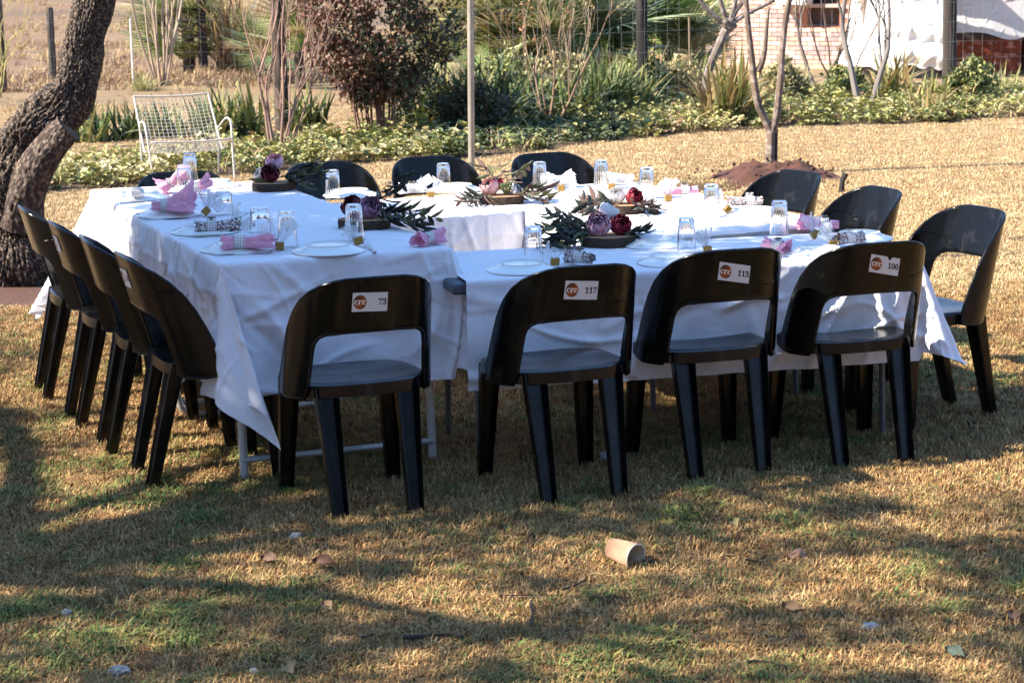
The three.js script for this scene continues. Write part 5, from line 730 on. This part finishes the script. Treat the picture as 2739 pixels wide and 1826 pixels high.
for (const [px, py, s, label] of [[1010, 298, 1, 'dark shaded shrub at the right foot of the red bush'], [1090, 310, 0.9, 'dark low shrub behind the grey pole']]) { const R = rng(px), p = onGround(px, py), cl = []; for (let k = 0; k < 70; k++) cl.push({ x: (R() - 0.5) * 0.8 * s, y: 0.1 + 0.5 * R() * s, z: (R() - 0.5) * 0.6, r: 0.09 }); const t = thing('low_shrub', label, 'shrub', p); part('foliage', leafCloud(R, cl, 26, 0.1, 0.05, (r) => { const k = 0.6 + 0.7 * r(); return r() < 0.2 ? [0.18 * k, 0.1 * k, 0.04 * k] : [0.04 * k, 0.06 * k, 0.022 * k]; }), foliageMat, t); part('stem', colored(merge([0, 1, 2, 3].map((k) => rod(V(0, 0, 0), V((R() - 0.5) * 0.5, 0.45, (R() - 0.5) * 0.4), 0.008, 5))), () => [0.1, 0.07, 0.05]), barkMat, t); }
{ // small pale shrub at the top left
  shrub('bare_shrub', 'yellowish twiggy shrub at the edge behind the leaning trunk', onGround(-20, 235), 10, 1.2, 0.01, 98, [0.4, 0.34, 0.14], { spread: 0.5, depth: 3, kids: 2, fork: 1.4, wob: 0.5 });
}
// ---------- fence ----------
const postMat = std(0xffffff, 0.9, { vertexColors: true }), wireMat = std([0.42, 0.40, 0.38], 0.45, { metalness: 0.6 });
function fencePost(fence, p, h, r, lean, dark) { const g = tube(Array.from({ length: 13 }, (_, k) => V(p.x + lean * k / 12, p.y - 0.2 + (h + 0.2) * k / 12, p.z)), (u) => r * (1.02 - 0.08 * u), 20, true, ruggedBark(0.05, 3)); part('post', bark(g, dark, dark.map((v) => v * 2.6 + 0.02), 0.35, 10), postMat, fence); }
{
  const posts = [[-6.3, 19.4, 0.06, [0.06, 0.04, 0.03]], [-2.34, 21.4, 0.074, [0.045, 0.028, 0.02]], [1.53, 23.45, 0.066, [0.018, 0.013, 0.011]], [5.42, 25.45, 0.085, [0.05, 0.036, 0.028]], [9.3, 27.4, 0.07, [0.04, 0.03, 0.02]]];
  const f = thing('garden_fence', 'wire mesh garden fence on dark wooden posts behind the bed', 'fence', V(0, 0, 0));
  posts.forEach(([x, d, r, c], i) => { fencePost(f, V(x, gh(x, d), -d), 2.6, r, i === 1 ? -0.01 : -0.03, c); });
  const a = V(-2.34, 0, -21.36), b = V(9.3, 0, -27.3), L = a.distanceTo(b), at = (t, y) => { const p = a.clone().lerp(b, t); return V(p.x + 0.004 * n2(t * 60, y), gh(p.x, -p.z) + y + 0.012 * n2(t * 30, y * 2), p.z + 0.08); };
  for (const y of [0.06, 0.26, 0.46, 0.66, 0.9, 1.14, 1.4, 1.7]) part('wire', tube(Array.from({ length: 41 }, (_, k) => at(k / 40, y)), 0.0017, 3, false), wireMat, f);
  for (let k = 3; k < L / 0.15; k++) part('wire', tube([0.02, 0.6, 1.15, 1.7].map((y) => at(k * 0.15 / L, y)), 0.0013, 3, false), wireMat, f);
}
{
  const f = thing('field_fence', 'old wire mesh fence between the lawn strip and the dry field', 'fence', V(0, 0, 0)), P = [[-11, 27.2], [-6.95, 28.7], [-6.82, 31.4], [-4.75, 31.6], [-2.2, 31.0]].map(([x, d]) => V(x, gh(x, d), -d));
  const post = (px, py, top, r, c) => { const p = onGround(px, py); fencePost(f, p, (py - top) / 4743 * -p.z, r, 0, c); };
  post(122, 188, 20, 0.055, [0.05, 0.04, 0.035]); post(3, 212, -40, 0.08, [0.07, 0.05, 0.04]); post(468, 176, -60, 0.07, [0.04, 0.03, 0.026]);
  part('iron_stake', rod(V(-5.45, 0, -30.2), V(-5.45, 0.95, -30.2), 0.012, 6), std([0.75, 0.72, 0.68], 0.6), f);
  const a = V(-10.5, 0, -28.6), b = V(-2.6, 0, -30.4), L = a.distanceTo(b), at = (t, y) => { const p = a.clone().lerp(b, t); return V(p.x, gh(p.x, -p.z) + y + 0.02 * n2(t * 22, y * 2), p.z); };
  for (const y of [0.06, 0.26, 0.46, 0.68, 0.92, 1.2]) part('wire', tube(Array.from({ length: 31 }, (_, k) => at(k / 30, y)), 0.0018, 3, false), wireMat, f);
  for (let k = 0; k < L / 0.16; k++) part('wire', tube([0.02, 0.6, 1.2].map((y) => at(k * 0.16 / L, y)), 0.0015, 3, false), wireMat, f);
}
{ const p = onGround(1586, 240), q = atDepth(1583, 40, -p.z); solo('thin_stake', rod(p.clone().add(V(0, -0.05, 0)), q, 0.011, 7), std([0.24, 0.16, 0.11], 0.9), 'thin bare stake standing in the bed beside the yellowish palm', 'stake'); }
{ const p = onGround(1932, 440); solo('short_stake', tube([p.clone().add(V(0, -0.03, 0)), p.clone().add(V(0.01, 0.08, 0)), p.clone().add(V(0.035, 0.135, 0))], [0.022, 0.02, 0.024], 8), std([0.02, 0.016, 0.014], 0.9), 'short black stub standing beside the red soil mound', 'stake'); }
// ---------- house with brick wall ----------
{
  const h = thing('brick_house', 'house with a pinkish brick wall under a shaded eave', 'house', V(0, 0, 0));
  const A = V(2.6, 0, -39.4), B = V(6.6, 0, -36.9), L = Math.hypot(B.x - A.x, B.z - A.z), ux = (B.x - A.x) / L, uz = (B.z - A.z) / L, yaw = Math.atan2(-uz, ux), nx = -uz * -1, base = -0.27;
  const W = (s, y, o) => V(A.x + ux * s + uz * -o, base + y, A.z + uz * s + ux * o); // o: out of the wall towards the lawn
  const box = (s0, s1, y0, y1, o0, o1) => { const g = new THREE.BoxGeometry(s1 - s0, y1 - y0, o1 - o0); g.rotateY(yaw); const c = W((s0 + s1) / 2, (y0 + y1) / 2, (o0 + o1) / 2); g.translate(c.x, c.y, c.z); return g; };
  const mortar = std([0.34, 0.15, 0.09], 0.95), ws = 3.33, we = 3.95, wb = 0.69;
  part('wall', [box(0, ws, -0.3, 2.6, -0.2, 0), box(we, L, -0.3, 2.6, -0.2, 0), box(ws, we, -0.3, wb, -0.2, 0), box(ws, we, 1.02, 1.1, -0.2, 0)], mortar, h);
  const bm = [[0.60, 0.39, 0.32], [0.54, 0.33, 0.26], [0.70, 0.54, 0.46], [0.40, 0.30, 0.28], [0.64, 0.45, 0.38], [0.34, 0.27, 0.26]].map((c, k) => std(c, 0.9, { map: dataTex(64, (i, j) => { const v = 0.82 + 0.3 * (fbmT(i, j, 64, 8, k + 3)); return [v, v, v]; }) }));
  const bl = 0.225, bh = 0.070, gap = 0.012, R = rng(111), full = new RoundedBoxGeometry(bl, bh, 0.02, 1, 0.004), halfB = new RoundedBoxGeometry(bl / 2 - gap / 2, bh, 0.02, 1, 0.004); let n = 0;
  for (let row = 0; row < 17; row++) for (let s = (row % 2) * (bl + gap) / 2 + 0.5; s < L; s += bl + gap) { const y = 0.02 + row * (bh + gap) + bh / 2; if (s + bl > ws - 0.01 && s < we && y > wb - 0.03) continue; if (s + bl > L) continue; if (n++ >= 295) break; const m = new THREE.Mesh(full, bm[Math.floor(Math.pow(R(), 1.3) * 6)]); m.name = 'brick'; m.position.copy(W(s + bl / 2, y, 0.004 + 0.003 * R())); m.rotation.y = yaw; h.add(m); }
  part('upper_wall', box(0, ws, 1.52, 2.6, 0.0, 0.014), std([0.5, 0.34, 0.28], 0.9), h);
  part('plinth', box(0, L, -0.3, 0.012, 0.0, 0.03), std([0.55, 0.38, 0.26], 0.9), h);
  part('vent_recess', box(ws, we, wb - 0.02, 1.06, -0.19, -0.16), std([0.10, 0.07, 0.06], 0.9), h); const win = part('window', box(ws, we, 1.1, 2.3, -0.14, -0.12), phys([0.03, 0.03, 0.035], 0.1), h); part('sill', box(ws - 0.02, we + 0.08, 1.03, 1.09, -0.15, 0.08), std([0.42, 0.32, 0.27], 0.8), win); for (const s of [ws + 0.2, ws + 0.42]) part('window_bar', box(s, s + 0.03, 1.1, 2.3, -0.12, -0.09), std([0.12, 0.1, 0.09], 0.6), win);
  const roof = part('roof', box(-1, L + 0.8, 2.4, 2.5, -3, 0.75), std([0.3, 0.1, 0.07], 0.8), h); part('gutter', box(-1, L + 0.8, 2.34, 2.44, 0.72, 0.82), std([0.5, 0.42, 0.38], 0.5), roof);
  part('side_wall', box(L - 0.2, L, -0.3, 2.4, -4, -0.2), mortar, h); part('paving', box(-1, L, -0.16, 0.005, 0.03, 1.0), std([0.5, 0.34, 0.2], 0.95), h);
  const ac = thing('air_conditioner', 'white air conditioner box mounted on the brick wall', 'air conditioner', V(0, 0, 0)), off = 0.32, s0 = 2.85, s1 = 3.45, y0 = 1.09;
  part('casing', box(s0, s1, y0, y0 + 0.55, 0.03, off), std([0.74, 0.72, 0.68], 0.5), ac); const c = W(s0 + 0.27, y0 + 0.27, off + 0.006); for (let k = 0; k < 6; k++) { const q = new THREE.TorusGeometry(0.04 + 0.032 * k, 0.006, 6, 32); q.rotateY(yaw); q.translate(c.x, c.y, c.z); part('grille_ring', q, std([0.5, 0.48, 0.45], 0.5), ac); } part('bracket', [box(s0 + 0.1, s0 + 0.14, y0 - 0.04, y0, 0.0, off), box(s1 - 0.14, s1 - 0.1, y0 - 0.04, y0, 0.0, off)], std([0.4, 0.32, 0.27], 0.6), ac);
}
// ---------- covered outdoor oven with plastic sheets ----------
{
  const D = 31.6, g0 = -0.17, X = (px) => (px - 1176) / 4725 * D - 0.02 * 0, Y = (py, px) => { const p = atDepth(px ?? 2200, py, D); return p.y; };
  const t = thing('outdoor_oven', 'rust-red brick outdoor oven with stained sides', 'oven', V(0, 0, 0));
  const rust = std(0xffffff, 0.95, { map: dataTex(512, (i, j) => { const a = fbmT(i, j, 512, 5, 21), b = fbmT(i, j, 512, 11, 27); const k = 0.7 + 0.6 * a; return b > 0.62 ? [0.62 * k, 0.42 * k, 0.36 * k] : a > 0.55 ? [0.42 * k, 0.2 * k, 0.12 * k] : [0.50 * k, 0.22 * k, 0.1 * k]; }) }), sooty = std([0.06, 0.045, 0.04], 0.95);
  const bx = (x0, x1, y0, y1, z0, z1) => { const g = new THREE.BoxGeometry(x1 - x0, y1 - y0, z1 - z0); g.translate((x0 + x1) / 2, (y0 + y1) / 2, (z0 + z1) / 2); return g; };
  part('base_block', bx(X(2185), X(2345), g0 - 0.1, 0.40, -D - 1.2, -D), rust, t); part('side_block', bx(X(2352), X(2480), g0 - 0.1, 0.8, -D - 1.1, -D + 0.05), rust, t);
  part('slab', bx(X(2182), X(2350), 0.40, 0.52, -D - 1.2, -D + 0.03), sooty, t); part('body', bx(X(2200), X(2338), 0.52, 1.6, -D - 1.0, -D - 0.12), rust, t); part('chimney', bx(X(2290), X(2345), 1.6, 2.6, -D - 0.8, -D - 0.3), std([0.3, 0.1, 0.06], 0.9), t);
  const R = rng(5); for (let k = 0; k < 5; k++) part('brick', (() => { const g = new RoundedBoxGeometry(0.2, 0.07, 0.1, 1, 0.005); g.translate(X(2370), 1.05 + k * 0.085, -D + 0.1); return g; })(), std([0.36, 0.12, 0.07], 0.9), t);
  const sheet = phys([0.80, 0.78, 0.76], 0.45, { side: THREE.DoubleSide, transmission: 0.12, thickness: 0 }), film = phys([0.72, 0.70, 0.69], 0.35, { side: THREE.DoubleSide, transmission: 0.35, thickness: 0 });
  const cr1 = creaseLines(77, 34, 0, 1, 0, 1), cr2 = creaseLines(78, 22, 0, 1, 0, 1);
  // big white sheet over a stack beside the oven
  const st = thing('covered_stack', 'stack wrapped in a crumpled bright white plastic sheet', 'covered stack', V(0, 0, 0));
  part('stack_core', bx(X(1985), X(2150), g0, 1.55, -D - 0.9, -D + 0.0), std([0.2, 0.15, 0.12], 0.95), st);
  part('plastic_sheet', grid(90, 90, (u, v) => { const x0 = lerp(X(1962 + 22 * Math.sin(v * 3.2 + 0.4)), X(2168), u), y = lerp(1.72, 0.02 + 0.05 * n2(u * 5, 1), v), bulge = 0.10 * Math.sin(Math.PI * u) + 0.07 * Math.exp(-(((v - 0.86 - 0.05 * u) / 0.06) ** 2)) * sstep(0.1, 0.5, u) - 0.06 * Math.exp(-(((v - 0.74 - 0.06 * u) / 0.05) ** 2)), w = 0.03 * cr1(u, v) ; const wrapL = sstep(0.08, 0, u); return [x0 + 0.02 * n2(v * 6, 4) * (1 - u), y, -D + 0.13 + bulge + w * 1.4 - wrapL * 0.55 + 0.6 * u]; }), sheet, st);
  part('sheet_side', grid(20, 40, (u, v) => { const x = X(1962 + 22 * Math.sin(v * 3.2 + 0.4)) - 0.005, y = lerp(1.72, 0.02, v); return [x + 0.02 * n2(u * 4, v * 6), y, -D - 0.42 - u * 0.6]; }), sheet, st); part('sheet_top', grid(20, 10, (u, v) => [lerp(X(1965), X(2168), u), 1.72 + 0.02 * n2(u * 5, v * 4), -D + 0.13 + 0.6 * u - v * (1.1 + 0.6 * u)], 0), sheet, st);
  const s2 = thing('oven_cover', 'thin clear plastic cover draped over the oven', 'plastic cover', V(0, 0, 0));
  part('plastic_film', grid(80, 60, (u, v) => { const x = lerp(X(2186), X(2350), u), hem = 0.50 - 0.09 * sstep(0.35, 0.75, u) + 0.05 * sstep(0.8, 1, u) + 0.012 * Math.sin(u * 7), y = lerp(1.75, hem, v), w = 0.022 * cr2(u, v); return [x, y, -D + 0.07 + 0.25 * u + w + 0.12 * v * (1 - Math.abs(u - 0.5))]; }), film, s2);
  part('film_side', grid(16, 40, (u, v) => { const y = lerp(1.75, 0.55, v); return [X(2350) + 0.05 * v * (1 - u) + 0.02 * n2(u * 5, v * 5), y, -D + 0.33 - u * 1.4]; }), film, s2);
  solo('stone_step', bx(X(2315) - 0.1, X(2420), 0, 0.1, -27.4, -26.9), std([0.4, 0.3, 0.25], 0.9), 'low pale kerb step at the end of the bed', 'step').position.y = -0.05;
}
// ---------- white wire lounge chair ----------
{
  const p = onGround(425, 408), t = thing('wire_lounge_chair', 'white wire-mesh lounge chair standing on the lawn by the bed', 'lounge chair', p, 0.42), m = std([0.52, 0.47, 0.41], 0.55), W2 = 0.325;
  const prof = (v) => v < 0.5 ? [0.28 + 0.05 * Math.cos(v * 2 * Math.PI) - 0.03 * v, 0.30 - 0.66 * v + 0.0] : [0.24 + (v - 0.5) * 2 * 0.42, -0.03 - (v - 0.5) * 2 * 0.30]; // [y, z towards the camera]
  const P = (u, v) => { const [y, z] = prof(v); return V((u - 0.5) * 2 * W2 * (v < 0.5 ? 1 : 1 - 0.06 * (v - 0.5)), y + 0.012 * Math.sin(u * Math.PI) * -1, z); };
  const wires = (v0, v1, nu, nv) => { const gs = []; for (let i = 0; i <= nu; i++) gs.push(tube(Array.from({ length: 13 }, (_, k) => P(i / nu, lerp(v0, v1, k / 12))), 0.0019, 4, false)); for (let j = 0; j <= nv; j++) gs.push(tube(Array.from({ length: 7 }, (_, k) => P(k / 6, lerp(v0, v1, j / nv))), 0.0019, 4, false)); return gs; };
  part('back_mesh', wires(0.5, 1, 17, 16), m, t); part('seat_mesh', wires(0, 0.5, 18, 12), m, t);
  part('rim', [0, 1].map((u) => tube(Array.from({ length: 25 }, (_, k) => P(u, k / 24)), 0.0075, 7)).concat([0, 1].map((v) => tube(Array.from({ length: 9 }, (_, k) => P(k / 8, v)), 0.0075, 7))), m, t);
  for (const s of [-1, 1]) { part('armrest', tube(spline([P(s < 0 ? 0 : 1, 0.66), V(s * (W2 + 0.03), 0.47, 0.02), V(s * (W2 + 0.03), 0.47, 0.13), V(s * (W2 + 0.03), 0.44, 0.17), V(s * (W2 + 0.02), 0.25, 0.22), V(s * (W2 + 0.01), -0.01, 0.28)], 30), 0.0085, 7), m, t); part('leg', tube([P(s < 0 ? 0 : 1, 0.7), V(s * W2, 0.2, -0.12), V(s * W2, -0.01, -0.14)], 0.0085, 7), m, t); }
}
scene.traverse((o) => { if (o.isMesh && o.name !== 'ground') { o.castShadow = true; o.receiveShadow = true; } });
renderer.render(scene, camera);
